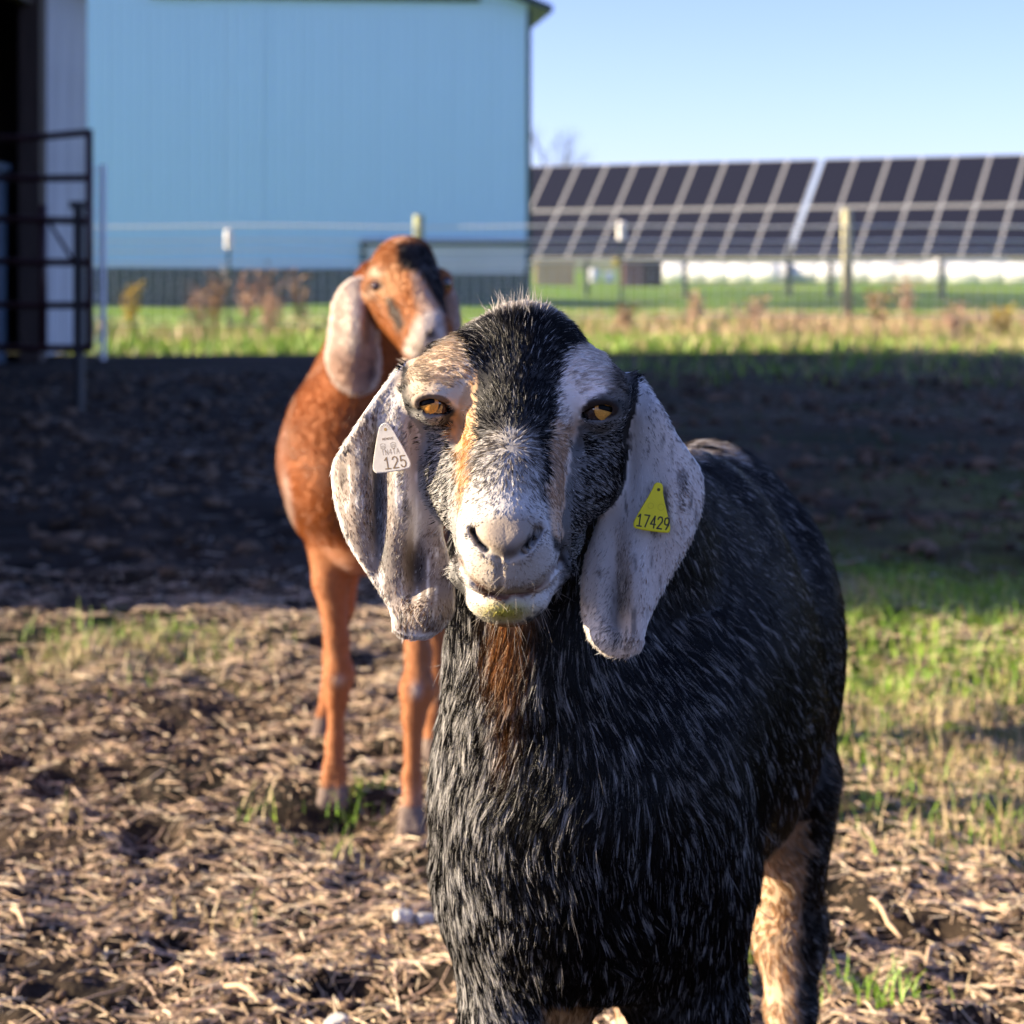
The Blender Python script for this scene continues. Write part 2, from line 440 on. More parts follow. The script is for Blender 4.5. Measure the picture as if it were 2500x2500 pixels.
# ------------------------------------------------------------------ wire fence
FY = 33.0
fence = empty('wire_fence', (0, FY, 0), 'woven wire fence with smooth top strands on wooden and steel posts', 'fence')
def fz(v): return P(0, v, FY)[2]
def wood_post(u, v0, v1, w, matl):
    p0 = P(u, v1, FY); p1 = P(u, v0, FY)
    m = MB(); m.tube([p0, p0 * 0.5 + p1 * 0.5 + np.array((0.008, 0, 0)), p1], [w, w * 0.95, w * 0.9], 12)
    return m.build('wooden_post', matl, fence, True)
wood_post(2068, 511, 820, 0.088, M_['post_wood'])
wood_post(1022, 525, 812, 0.085, M_['lichen_wood'])
for u, v0, yv, dx in ((559, 560, 657, -14), (1517, 540, 640, -12), (-350, 555, 650, 0), (2560, 540, 640, 10)):
    base = P(u, 820, FY)
    m = MB(); m.box((base[0] - 0.02, FY - 0.02, 0), (base[0] + 0.02, FY - 0.008, fz(v0 + 20))).box((base[0] - 0.006, FY - 0.0075, 0), (base[0] + 0.006, FY + 0.03, fz(v0 + 20)))
    sp = m.build('steel_post', M_['tpost'], fence)
    m = MB(); m.tube([(base[0], FY, fz(v0 + 46)), (base[0], FY, fz(v0 + 40)), (base[0], FY, fz(v0 + 4)), (base[0], FY, fz(v0))], [0.05, 0.062, 0.062, 0.03], 12)
    m.build('insulator_cap', M_['white_plastic'], sp)
    q = P(u + dx, yv, FY - 0.04)
    m = MB(); m.tube([q + np.array((0, -0.05, 0)), q + np.array((0, 0.04, 0))], [0.05, 0.06], 10)
    m.build('insulator', M_['yellow_plastic'] if u > 1000 else M_['white_plastic'], sp)
q = P(2070, 795, FY - 0.09)
MB().tube([q + np.array((0, -0.03, 0)), q + np.array((0, 0.03, 0))], 0.07, 10).build('insulator', M_['yellow_plastic'], fence)
for v in (553, 588, 612, 640):
    MB().tube([(x, FY - 0.06, fz(v) + 0.012 * math.sin(x * 1.3)) for x in np.linspace(-9.5, 9.5, 24)], 0.014, 10).build('strand', M_['wire'], fence, True)
m = MB()
for v in (655, 674, 693, 712, 731, 750, 770, 792):
    m.tube([(x, FY - 0.05, fz(v) + 0.01 * math.sin(x * 1.1 + v)) for x in np.linspace(-9.5, 9.5, 16)], 0.010, 8)
for x in np.arange(-9.5, 9.5, 0.16):
    m.tube([(x, FY - 0.05, fz(800)), (x + 0.01, FY - 0.05, fz(655))], 0.0035, 5)
tag(m.build('woven_mesh', M_['wire'], fence, True), kind='stuff')

# ------------------------------------------------------------------ solar arrays
th = R(30); e1 = Vector((math.cos(th), -math.sin(th), 0)); back = Vector((math.sin(th), math.cos(th), 0))
AY0 = 70.0
o0 = Vector(P(1300, 632, AY0))
TILT = math.atan2(2.98, 2.70); up = back * math.cos(TILT) + Vector((0, 0, 1)) * math.sin(TILT)
nrm = e1.cross(up)
PWS, PHS, GAP = 1.007, 1.995, 0.028
pm = MB(); fr = 0.027
W, H = PWS, PHS
pm.box((fr, fr, -0.02), (W - fr, H - fr, 0.022), 0)
for lo, hi in (((0, 0, -0.03), (W, fr, 0.03)), ((0, H - fr, -0.03), (W, H, 0.03)), ((0, fr, -0.03), (fr, H - fr, 0.03)), ((W - fr, fr, -0.03), (W, H - fr, 0.03))): pm.box(lo, hi, 1)
panel_me = pm.mesh('solar_panel'); panel_me.materials.append(M_['cell']); panel_me.materials.append(M_['alu'])
rotm = Matrix((e1, up, nrm)).transposed().to_4x4()
def solar_array(t0, n, label):
    base = o0 + e1 * t0
    root = empty('solar_array', (base.x, base.y, 0), label, 'solar array', 'ground mounted solar arrays')
    for r in range(2):
        for k in range(n):
            o = bpy.data.objects.new('solar_panel', panel_me); COL.objects.link(o); o.parent = root
            loc = base + e1 * (k * (PWS + GAP)) + up * (r * (PHS + GAP + 0.03))
            o.matrix_parent_inverse = Matrix.Translation(Vector((base.x, base.y, 0))).inverted()
            o.matrix_basis = Matrix.Translation(loc) @ rotm
    Lr = n * (PWS + GAP)
    m = MB()
    for q in (0.6, 1.4, 2.6, 3.5):
        p = base + up * q - nrm * 0.09
        m.tube([p, p + e1 * (Lr - 0.05)], 0.035, 6)
    m.build('rails', M_['steel'], root)
    for k in range(int(Lr // 3.4) + 1):
        p = base + e1 * (0.8 + k * 3.4) + up * 1.6 - nrm * 0.16
        MB().box((p.x - 0.07, p.y - 0.07, 0), (p.x + 0.07, p.y + 0.07, p.z)).build('leg', M_['steel'], root)
n_left = 11
solar_array(-0.85 - 2 * (PWS + GAP), n_left, 'dark tilted solar array just right of the pale blue barn')
solar_array(-0.85 + (n_left - 2) * (PWS + GAP) + 0.14, 9, 'dark tilted solar array at the right with its end cut by the frame')

# ------------------------------------------------------------------ things in the field under the arrays
def bale_row(u0, u1, Y, label, n):
    xa, xb = P(u0, 0, Y)[0], P(u1, 0, Y)[0]
    root = empty('bale_row', ((xa + xb) / 2, Y, 0), label, 'silage bales', 'white wrapped silage bales in the far field')
    w = (xb - xa) / n
    m = MB()
    prof = [(0.0, 0.52), (0.04, 0.535), (0.5, 0.545), (0.96, 0.535), (1.0, 0.52)]
    m.tube([(w * p, 0, 0.50) for p, r in prof], [r for p, r in prof], 16)
    bm_ = m.mesh('bale', True); bm_.materials.append(M_['wrap'])
    for k in range(n):
        o = bpy.data.objects.new('bale', bm_); COL.objects.link(o); o.parent = root
        o.matrix_parent_inverse = parent_world(root).inverted()
        o.location = (xa + k * w, Y - 0.35 * k * w + random.uniform(-0.03, 0.03), random.uniform(-0.02, 0.02)); o.rotation_euler.z = -0.336; o.scale.x = 1.05
bale_row(1615, 1888, 112, 'long white wrapped bale row under the left solar array', 5)
bale_row(1897, 1928, 112, 'single white wrapped bale between two array legs', 1)
bale_row(1938, 2660, 112, 'longest white wrapped bale row running out of the frame', 12)
def small_shed(u0, u1, v0, v1, Y, matl, dark, label, split=None):
    xa, xb, z0, z1 = P(u0, 0, Y)[0], P(u1, 0, Y)[0], max(0, P(0, v1, Y)[2]), P(0, v0, Y)[2]
    root = empty('small_shed', ((xa + xb) / 2, Y, 0), label, 'shed')
    MB().box((xa, Y, 0), (xb, Y + 1.6, z1 - 0.08)).build('wall', matl, root)
    MB().box((xa - 0.08, Y - 0.12, z1 - 0.079), (xb + 0.08, Y + 1.75, z1)).build('roof', dark, root)
    if split:
        MB().box((P(split, 0, Y)[0], Y - 0.05, 0), (xb - 0.02, Y - 0.003, z1 - 0.09)).build('shaded_side', dark, root)  # dark panel painted in for the shed's shaded side
small_shed(1308, 1402, 632, 690, 100, M_['tan'], M_['tan'], 'small tan shed beside the corner of the pale blue barn')
small_shed(1522, 1618, 634, 693, 96, M_['brown'], M_['dark_wood'], 'low reddish brown shed with dark painted shaded side under the solar array', 1570)
for u, Y, r, lb in ((1447, 118, 0.36, 'larger white bucket shaped bale in the grass between two sheds'), (1487, 118, 0.28, 'smaller white bale in the grass next to the brown shed')):
    c = P(u, 0, Y)
    m = MB(); m.tube([(c[0], Y, 0), (c[0], Y, 0.08), (c[0], Y, r * 1.7), (c[0], Y, r * 1.9)], [r * 0.92, r, r, r * 0.8], 14)
    tag(m.build('round_bale', M_['wrap'], smooth=True), lb, 'bale')
tr = empty('white_trailer', P(2380, 690, 140), 'white box trailer parked behind the bale rows', 'trailer')
xa, xb = P(2295, 0, 140)[0], P(2462, 0, 140)[0]
MB().box((xa, 140, 0.65), (xb, 142.2, P(0, 614, 140)[2])).build('box_body', M_['white_plastic'], tr)
for k in (0.3, 0.42, 0.8):
    x = xa + (xb - xa) * k
    MB().tube([(x, 139.9, 0.35), (x, 142.3, 0.35)], 0.35, 12).build('wheel', M_['steel'], tr)

# bare tree beyond the arrays
def bare_tree(u, Y, hgt, label):
    b = P(u, 0, Y); root = empty('bare_tree', (b[0], Y, 0), label, 'tree')
    m = MB(); m.tube([(b[0], Y, 0), (b[0] + 0.1, Y, hgt * 0.4), (b[0] + 0.25, Y, hgt * 0.62)], [0.16, 0.12, 0.08], 8)
    m.build('trunk', M_['bark'], root)
    rnd = random.Random(5); m = MB()
    def br(p, d, l, r, n):
        q = p + d * l
        m.tube([p, (p + q) / 2 + Vector((rnd.uniform(-.1, .1), 0, rnd.uniform(-.05, .1))) * l, q], [r, r * .8, r * .55], 4)
        if n:
            for _ in range(3 if n > 1 else 4):
                dd = (d + Vector((rnd.uniform(-.5, .75), rnd.uniform(-.4, .4), rnd.uniform(-.1, .5)))).normalized()
                br(p + d * l * rnd.uniform(.45, 1), dd, l * rnd.uniform(.5, .75), r * .55, n - 1)
    for k in range(5):
        br(Vector((b[0] + 0.1 + 0.03 * k, Y, hgt * (0.38 + 0.05 * k))), Vector((rnd.uniform(-.35, .6), rnd.uniform(-.3, .3), 1)).normalized(), hgt * 0.27, 0.05, 3)
    tag(m.build('crown', M_['bark'], root), None)
bare_tree(1335, 120, 8.6, 'faint bare tree standing behind the solar arrays by the barn corner')
print('setting done %.1fs' % (time.time() - T0))
# ------------------------------------------------------------------ soil clods, straw, grass, weeds
def in_view(x, y, margin=0.12):
    return np.abs(x) < (0.2273 + margin / np.maximum(y, 1)) * y + margin

def scatter_xy(n, y0, y1, power=1.0):
    """random ground points inside the view wedge"""
    y = y0 + (y1 - y0) * RNG.random(n) ** power
    x = (RNG.random(n) * 2 - 1) * (0.2273 * y + 0.35)
    return x, y

_ico = bmesh.new(); bmesh.ops.create_icosphere(_ico, subdivisions=1, radius=1.0)
ICO_V = np.array([v.co[:] for v in _ico.verts]); ICO_F = np.array([[v.index for v in f.verts] for f in _ico.faces]); _ico.free()

def clods(name, n, y0, y1, r0, r1, seed, kindlabel):
    x, y = scatter_xy(n, y0, y1)
    p = np.stack([x, y], 1)
    keep = RNG.random(n) < np.clip(0.55 + 0.7 * vnoise(p, .4, seed), .08, 1) * (1 - 0.85 * grass_cover(x, y))
    x, y = x[keep], y[keep]; n = len(x)
    r = r0 * (r1 / r0) ** (RNG.random(n) ** 2.2)
    V = ICO_V[None] * (1 + RNG.normal(0, .30, (n, len(ICO_V), 1)))
    V = V * (r[:, None, None] * RNG.uniform(.65, 1.3, (n, 1, 3)) * np.array((1, 1, .65)))
    ang = RNG.random(n) * 6.283; c, s = np.cos(ang)[:, None], np.sin(ang)[:, None]
    V = np.stack([V[..., 0] * c - V[..., 1] * s, V[..., 0] * s + V[..., 1] * c, V[..., 2]], -1)
    V += np.stack([x, y, gz(x, y) + r * .25], 1)[:, None]
    t = RNG.random((n, 1))
    base = np.array((.030, .020, .014)) * (1 - t) + np.array((.20, .135, .09)) * t
    colr = np.repeat(base[:, None], len(ICO_V), 1)
    F = ICO_F[None] + (np.arange(n) * len(ICO_V))[:, None, None]
    me = np_mesh(name, V.reshape(-1, 3), F.reshape(-1, 3), False, {'tint': colr.reshape(-1, 3)})
    return tag(link_mesh(name, me, [M_['clod']]), kind='stuff')
clods('dirt', 12000, 2.95, 7.6, .004, .014, 81, '')
clods('dirt', 7000, 7.2, 21, .012, .055, 83, '')

def straws(name, n, y0, y1, dens, l0, l1, w0, w1, cols, lift=0.004, tilt=.10):
    x, y = scatter_xy(n, y0, y1)
    keep = RNG.random(n) < dens(x, y)
    x, y = x[keep], y[keep]; n = len(x)
    L = l0 * (l1 / l0) ** RNG.random(n); W = w0 + (w1 - w0) * RNG.random(n)
    a = RNG.random(n) * 6.283; bend = RNG.normal(0, .16, n); el = RNG.normal(0, tilt, n)
    k = 4; V = np.empty((n, k, 3, 3)); cx, cy = x.copy(), y.copy(); zz = RNG.random(n) * lift
    for i in range(k):
        t = i / (k - 1) - .5
        aa = a + bend * t
        px = x + np.cos(a) * L * t - np.sin(a) * bend * L * t * t; py = y + np.sin(a) * L * t + np.cos(a) * bend * L * t * t
        pz = gz(px, py) * .6 + gz(x, y) * .4 + zz + L * t * np.sin(el) + .002
        nx_, ny_ = -np.sin(aa), np.cos(aa)
        w = W * (1 - .35 * abs(t) * 2)
        V[:, i, 0] = np.stack([px + nx_ * w / 2, py + ny_ * w / 2, pz], 1)
        V[:, i, 1] = np.stack([px - nx_ * w / 2, py - ny_ * w / 2, pz], 1)
        V[:, i, 2] = np.stack([px, py, pz + w * .55], 1)
    b = (np.arange(n) * k * 3)[:, None]
    fs = []
    for i in range(k - 1):
        for p_, q_ in ((0, 2), (2, 1), (1, 0)):
            fs.append(np.concatenate([b + i*3 + p_, b + i*3 + q_, b + (i+1)*3 + q_, b + (i+1)*3 + p_], 1))
    F = np.concatenate(fs)
    cols = np.array(cols); ci = RNG.integers(0, len(cols), n)
    colr = np.repeat((cols[ci] * RNG.uniform(.65, 1.2, (n, 1)))[:, None], k * 3, 1)
    me = np_mesh(name, V.reshape(-1, 3), F, False, {'tint': colr.reshape(-1, 3)})
    return tag(link_mesh(name, me, [M_['straw']]), kind='stuff')

def straw_density(x, y):
    p = np.stack([x, y], 1)
    d = .55 + .75 * vnoise(p, .33, 91) + .35 * vnoise(p, .11, 92)
    d += .55 * np.exp(-(((x + .22) / .35) ** 2 + ((y - 3.55) / .35) ** 2)) + .25 * (y < 4.0)
    d += .35 * sstep(.5, .9, x) * (y < 5)
    d *= 1 - sstep(6.7, 7.4, y) * .75
    return np.clip(d, .04, 1)
STRAW = ((.70, .53, .34), (.58, .41, .26), (.80, .66, .47), (.46, .31, .20), (.66, .47, .35), (.30, .20, .125))
straws('straw_litter', 44000, 2.95, 7.6, straw_density, .016, .085, .0016, .0045, STRAW)
straws('straw_chaff', 42000, 2.95, 7.6, lambda x, y: np.clip(straw_density(x, y) + .1, 0, 1), .008, .026, .0018, .0050, STRAW, lift=.003, tilt=.18)
straws('straw_scraps', 9000, 7.2, 22, lambda x, y: .18 + .6 * vnoise(np.stack([x, y], 1), 1.5, 95), .03, .12, .006, .014, ((.22, .18, .14), (.34, .28, .21), (.12, .10, .08)))

def blades(name, x, y, h, w, lean, col, label=None, kind='stuff'):
    n = len(x); a = RNG.random(n) * 6.283; la = RNG.random(n) * 6.283
    k = 3; V = np.empty((n, k, 2, 3)); z0 = gz(x, y) - .004
    ll = np.abs(RNG.normal(0, 1, n)) * lean
    for i in range(k):
        t = i / (k - 1)
        off = ll * h * t * t
        cxx, cyy, czz = x + np.cos(la) * off, y + np.sin(la) * off, z0 + h * t * np.sqrt(np.maximum(1 - (ll * t * .7) ** 2, .15))
        ww = w * (1 - .85 * t) / 2
        V[:, i, 0] = np.stack([cxx + np.cos(a) * ww, cyy + np.sin(a) * ww, czz], 1)
        V[:, i, 1] = np.stack([cxx - np.cos(a) * ww, cyy - np.sin(a) * ww, czz], 1)
    b = (np.arange(n) * k * 2)[:, None]
    F = np.concatenate([np.concatenate([b + i*2, b + i*2 + 1, b + i*2 + 3, b + i*2 + 2], 1) for i in range(k - 1)])
    colr = np.repeat(col[:, None], k * 2, 1)
    me = np_mesh(name, V.reshape(-1, 3), F, False, {'tint': colr.reshape(-1, 3)})
    return tag(link_mesh(name, me, [M_['blade']]), kind=kind)

def grass_cols(n, dryness):
    g = np.array(((.15, .30, .014), (.20, .36, .020), (.12, .25, .012), (.26, .36, .034)))
    d = np.array(((.40, .31, .16), (.48, .37, .21), (.34, .25, .13)))
    isd = RNG.random(n) < dryness
    c = np.where(isd[:, None], d[RNG.integers(0, 3, n)], g[RNG.integers(0, 4, n)])
    return c * RNG.uniform(.75, 1.2, (n, 1))
# pen grass at the right and the small patch at the left
x, y = scatter_xy(95000, 3.0, 7.3)
k_ = RNG.random(len(x)) < grass_cover(x, y) ** 1.1 * .9
x, y = x[k_], y[k_]
dr = np.clip(.42 + .7 * vnoise(np.stack([x, y], 1), .5, 96) - .35 * (y > 6.2), .08, .95)
blades('pen_grass', x, y, RNG.uniform(.02, .075, len(x)), RNG.uniform(.0025, .0055, len(x)), .6, grass_cols(len(x), dr))
# shaded grass further back at the right, the shade darkened into its blade colours
x, y = scatter_xy(40000, 7.2, 21)
k_ = RNG.random(len(x)) < grass_cover(x, y) * .6
x, y = x[k_], y[k_]
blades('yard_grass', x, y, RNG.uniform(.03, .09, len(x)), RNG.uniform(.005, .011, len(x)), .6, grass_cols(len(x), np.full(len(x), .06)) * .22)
# tufts near the brown goat's hooves and a few singles
TUFTS = [(610, 2005, 14, .7), (870, 1965, 40, .15), (835, 1985, 30, .4), (845, 2080, 26, .6), (160, 2010, 18, .8), (560, 2230, 22, .8), (350, 1680, 12, .2), (490, 1620, 14, .3), (600, 1690, 10, .3), (2160, 2440, 40, .15), (2050, 2400, 16, .2), (2240, 2420, 22, .3), (1820, 2420, 16, .2), (1840, 2330, 10, .2), (590, 1975, 10, .9)]
xs, ys, cs, hs = [], [], [], []
for tu, tv, tn, td in TUFTS:
    Y = CAMH * FPX / (tv - VH); X = (tu - 1250) / FPX * Y
    xs.append(X + RNG.normal(0, .028, tn)); ys.append(Y + RNG.normal(0, .035, tn)); cs.append(grass_cols(tn, np.full(tn, td))); hs.append(RNG.uniform(.025, .065, tn))
blades('grass_tufts', np.concatenate(xs), np.concatenate(ys), np.concatenate(hs), np.full(sum(len(q) for q in xs), .005), .7, np.concatenate(cs))
# sunlit strip before the fence and the meadow behind it
x, y = scatter_xy(60000, 19, 38)
p = np.stack([x, y], 1)
k_ = RNG.random(len(x)) < grass_cover(x, y)
x, y, p = x[k_], y[k_], p[k_]
dr = np.clip(.06 + .40 * sstep(-1, 5, x) + .35 * vnoise(p, 1.6, 97) + .15 * sstep(26, 31, y), .02, .92)
tall = np.where(vnoise(p, .9, 98) > .25, 1.6, 1.0)
blades('meadow_grass', x, y, RNG.uniform(.06, .16, len(x)) * tall, RNG.uniform(.012, .026, len(x)), .5, grass_cols(len(x), dr))
x, y = scatter_xy(24000, 29, 37)
k_ = RNG.random(len(x)) < np.clip(-.12 + .5 * vnoise(np.stack([x, y], 1), 1.1, 99) + .50 * sstep(-.5, 4, x), .004, 1)
x, y = x[k_], y[k_]
rust_ = np.array(((.42, .27, .17), (.50, .34, .22), (.36, .22, .14)))[RNG.integers(0, 3, len(x))] * RNG.uniform(.7, 1.2, (len(x), 1))
blades('dry_grass', x, y, RNG.uniform(.12, .34, len(x)), RNG.uniform(.014, .03, len(x)), .45, rust_)

# weeds that stand out along the fence
def weed(u, v0, v1, Y, matl, label, n=26, spread=.16):
    b = P(u, v1, Y); hgt = P(u, v0, Y)[2]
    z0 = float(gz(np.array([b[0]]), np.array([Y]))[0])
    root = empty('dry_weed', (b[0], Y, z0), label, 'weed', 'dry weeds along the wire fence')
    rnd = random.Random(int(u)); m = MB(); f = MB()
    for k in range(7):
        dx, dy = rnd.gauss(0, spread * .6), rnd.gauss(0, spread * .4); hh = hgt * rnd.uniform(.7, 1)
        m.tube([(b[0] + dx * .2, Y + dy * .2, z0 - .02), (b[0] + dx * .6, Y + dy * .6, hh * .55), (b[0] + dx, Y + dy, hh)], [.008, .006, .004], 4)
        for _ in range(n):
            t = rnd.uniform(.35, 1.02); c = Vector((b[0] + dx * t + rnd.gauss(0, .05), Y + dy * t + rnd.gauss(0, .05), hh * t))
            d1 = Vector((rnd.gauss(0, 1), rnd.gauss(0, 1), rnd.gauss(.4, 1))).normalized() * rnd.uniform(.03, .07); d2 = d1.orthogonal().normalized() * rnd.uniform(.01, .022)
            f.add([c - d2, c + d1, c + d2, c - d1 * .4], [(0, 1, 2, 3)])
    m.build('stem', matl, root); tag(f.build('seed_heads', matl, root), kind='stuff')
M_['weed_brown'] = mat('weed_brown', (.34, .22, .13), .9); M_['weed_ochre'] = mat('weed_ochre', (.45, .33, .08), .9); M_['weed_pink'] = mat('weed_pink', (.48, .32, .23), .9)
for a_ in ((318, 685, 790, 32, 'weed_ochre', 'ochre yellow dry weed near the left end of the fence'), (478, 690, 790, 32, 'weed_pink', 'low pinkish weed left of the first steel post'),
           (523, 655, 800, 32.2, 'weed_brown', 'bushy brown weed at the foot of the first steel post'), (602, 655, 780, 32, 'weed_pink', 'thin upright weed just right of the first steel post'),
           (670, 640, 790, 31.8, 'weed_brown', 'tallest brown weed between the steel post and the brown goat'), (648, 700, 800, 31.5, 'weed_pink', 'pale leaning weed in front of the tallest brown weed'),
           (735, 650, 780, 32, 'weed_brown', 'sparse brown weed nearest the ear of the brown goat'), (1528, 740, 830, 31.5, 'weed_brown', 'brown weed below the second capped steel post'),
           (1690, 700, 840, 31.6, 'weed_pink', 'tall pink brown weed midway to the right wooden post'), (1830, 720, 830, 31, 'weed_pink', 'pinkish weed left of the right wooden post'),
           (2150, 690, 830, 31, 'weed_brown', 'dark brown stalks just right of the right wooden post'), (2215, 640, 830, 31.4, 'weed_pink', 'tall reddish stalk far right before the solar array'), (2330, 730, 850, 30, 'weed_pink', 'broad pinkish weed clump at the right'), (2450, 735, 850, 30, 'weed_ochre', 'yellowish weed clump at the right edge of the frame')):
    weed(a_[0], a_[1], a_[2], a_[3], M_[a_[4]], a_[5])

# single stones and sticks one can pick out
def ground_at(u, v):
    Y = CAMH * FPX / (v - VH); return (u - 1250) / FPX * Y, Y
def stone(u, v, sx, sy, sz, label, seed, cat='stone'):
    X, Y = ground_at(u, v); rnd = np.random.default_rng(seed)
    bm = bmesh.new(); bmesh.ops.create_icosphere(bm, subdivisions=2, radius=1)
    for q in bm.verts:
        d = q.co.normalized(); f = 1 + .12 * math.sin(3 * d.x + seed) + .10 * math.cos(4 * d.y - seed) + .06 * rnd.normal()
        q.co = Vector((max(-.8, min(.8, d.x * f)) * sx, max(-.8, min(.8, d.y * f)) * sy, max(-.7, min(.62, d.z * f)) * sz))
    me = bpy.data.meshes.new('stone'); bm.to_mesh(me); bm.free()
    o = link_mesh('stone', me, [M_['stone']]); o.location = (X, Y, float(gz(np.array([X]), np.array([Y]))[0]) + sz * .35); o.rotation_euler = (.1, .15, seed)
    tag(o, label, cat)
stone(985, 2272, .022, .018, .016, 'pale flat stone in the dirt left of the black goat', 1)
stone(1035, 2270, .018, .016, .012, 'greyish smaller stone touching the pale flat stone', 2)
stone(910, 2170, .020, .02, .010, 'dark bluish stone in the shade above the pale flat stone', 3)
stone(820, 2488, .020, .018, .014, 'light stone at the bottom edge below the straw', 4)
def stick(u0, v0, u1, v1, r, label, bend=.006, lift=.016):
    a = ground_at(u0, v0); b = ground_at(u1, v1); pts = []
    for t in np.linspace(0, 1, 6):
        X, Y = a[0] + (b[0] - a[0]) * t, a[1] + (b[1] - a[1]) * t
        pts.append((X, Y, max(float(gz(np.array([X]), np.array([Y]))[0]), -.01) + lift + bend * math.sin(3.1 * t)))
    tag(MB().tube(pts, [r * .8, r, r, r * .95, r * .8, r * .5], 7).build('stick', M_['stick'], smooth=True), label, 'stick')
M_['stick'] = mat('dry_stick', (.50, .35, .22), .7, noise=(40, .25, (1, 1, 1)))
stick(550, 2425, 640, 2462, .0042, 'straight pale stick lying in the straw at the bottom left')
stick(2125, 2235, 2200, 2300, .0040, 'bent pale straw stick right of the black goat')
stick(2240, 2225, 2205, 2255, .0035, 'short pale stalk leaning beside the bent straw stick', .012)
stick(2262, 2375, 2280, 2330, .0035, 'thin upright looking stalk at the lower right', .015)
stick(30, 2255, 62, 2290, .004, 'short pale stick at the left edge')
print('scatter done %.1fs' % (time.time() - T0))

# ------------------------------------------------------------------ implicit shapes for the animals
CAMP = np.array((0.0, 0.0, CAMH))
def proj(p):
    return 1250 + p[:, 0] / p[:, 1] * FPX, VH + (CAMH - p[:, 2]) / p[:, 1] * FPX

def poly_sd(q, poly):
    """signed distance (inside negative) of 2D points to a closed polygon"""
    poly = np.asarray(poly, dtype=np.float64); n = len(poly)
    d = np.full(len(q), 1e18); s = np.ones(len(q))
    for i in range(n):
        a, b = poly[i], poly[i - 1]
        e = b - a; w = q - a
        t = np.clip((w @ e) / (e @ e), 0, 1)
        r = w - t[:, None] * e
        d = np.minimum(d, (r * r).sum(1))
        c1 = q[:, 1] >= a[1]; c2 = q[:, 1] < b[1]; c3 = e[0] * w[:, 1] > e[1] * w[:, 0]
        flip = (c1 & c2 & c3) | (~c1 & ~c2 & ~c3)
        s = np.where(flip, -s, s)
    return s * np.sqrt(d)

def line_d(q, pts):
    pts = np.asarray(pts, dtype=np.float64); d = np.full(len(q), 1e18)
    for a, b in zip(pts[:-1], pts[1:]):
        e = b - a; w = q - a
        t = np.clip((w @ e) / (e @ e), 0, 1)
        r = w - t[:, None] * e
        d = np.minimum(d, (r * r).sum(1))
    return np.sqrt(d)

def smooth_poly(pts, it=2):
    pts = np.asarray(pts, dtype=np.float64)
    for _ in range(it):
        nx = np.roll(pts, -1, 0)
        pts = np.stack([pts * 0.75 + nx * 0.25, pts * 0.25 + nx * 0.75], 1).reshape(-1, 2)
    return pts

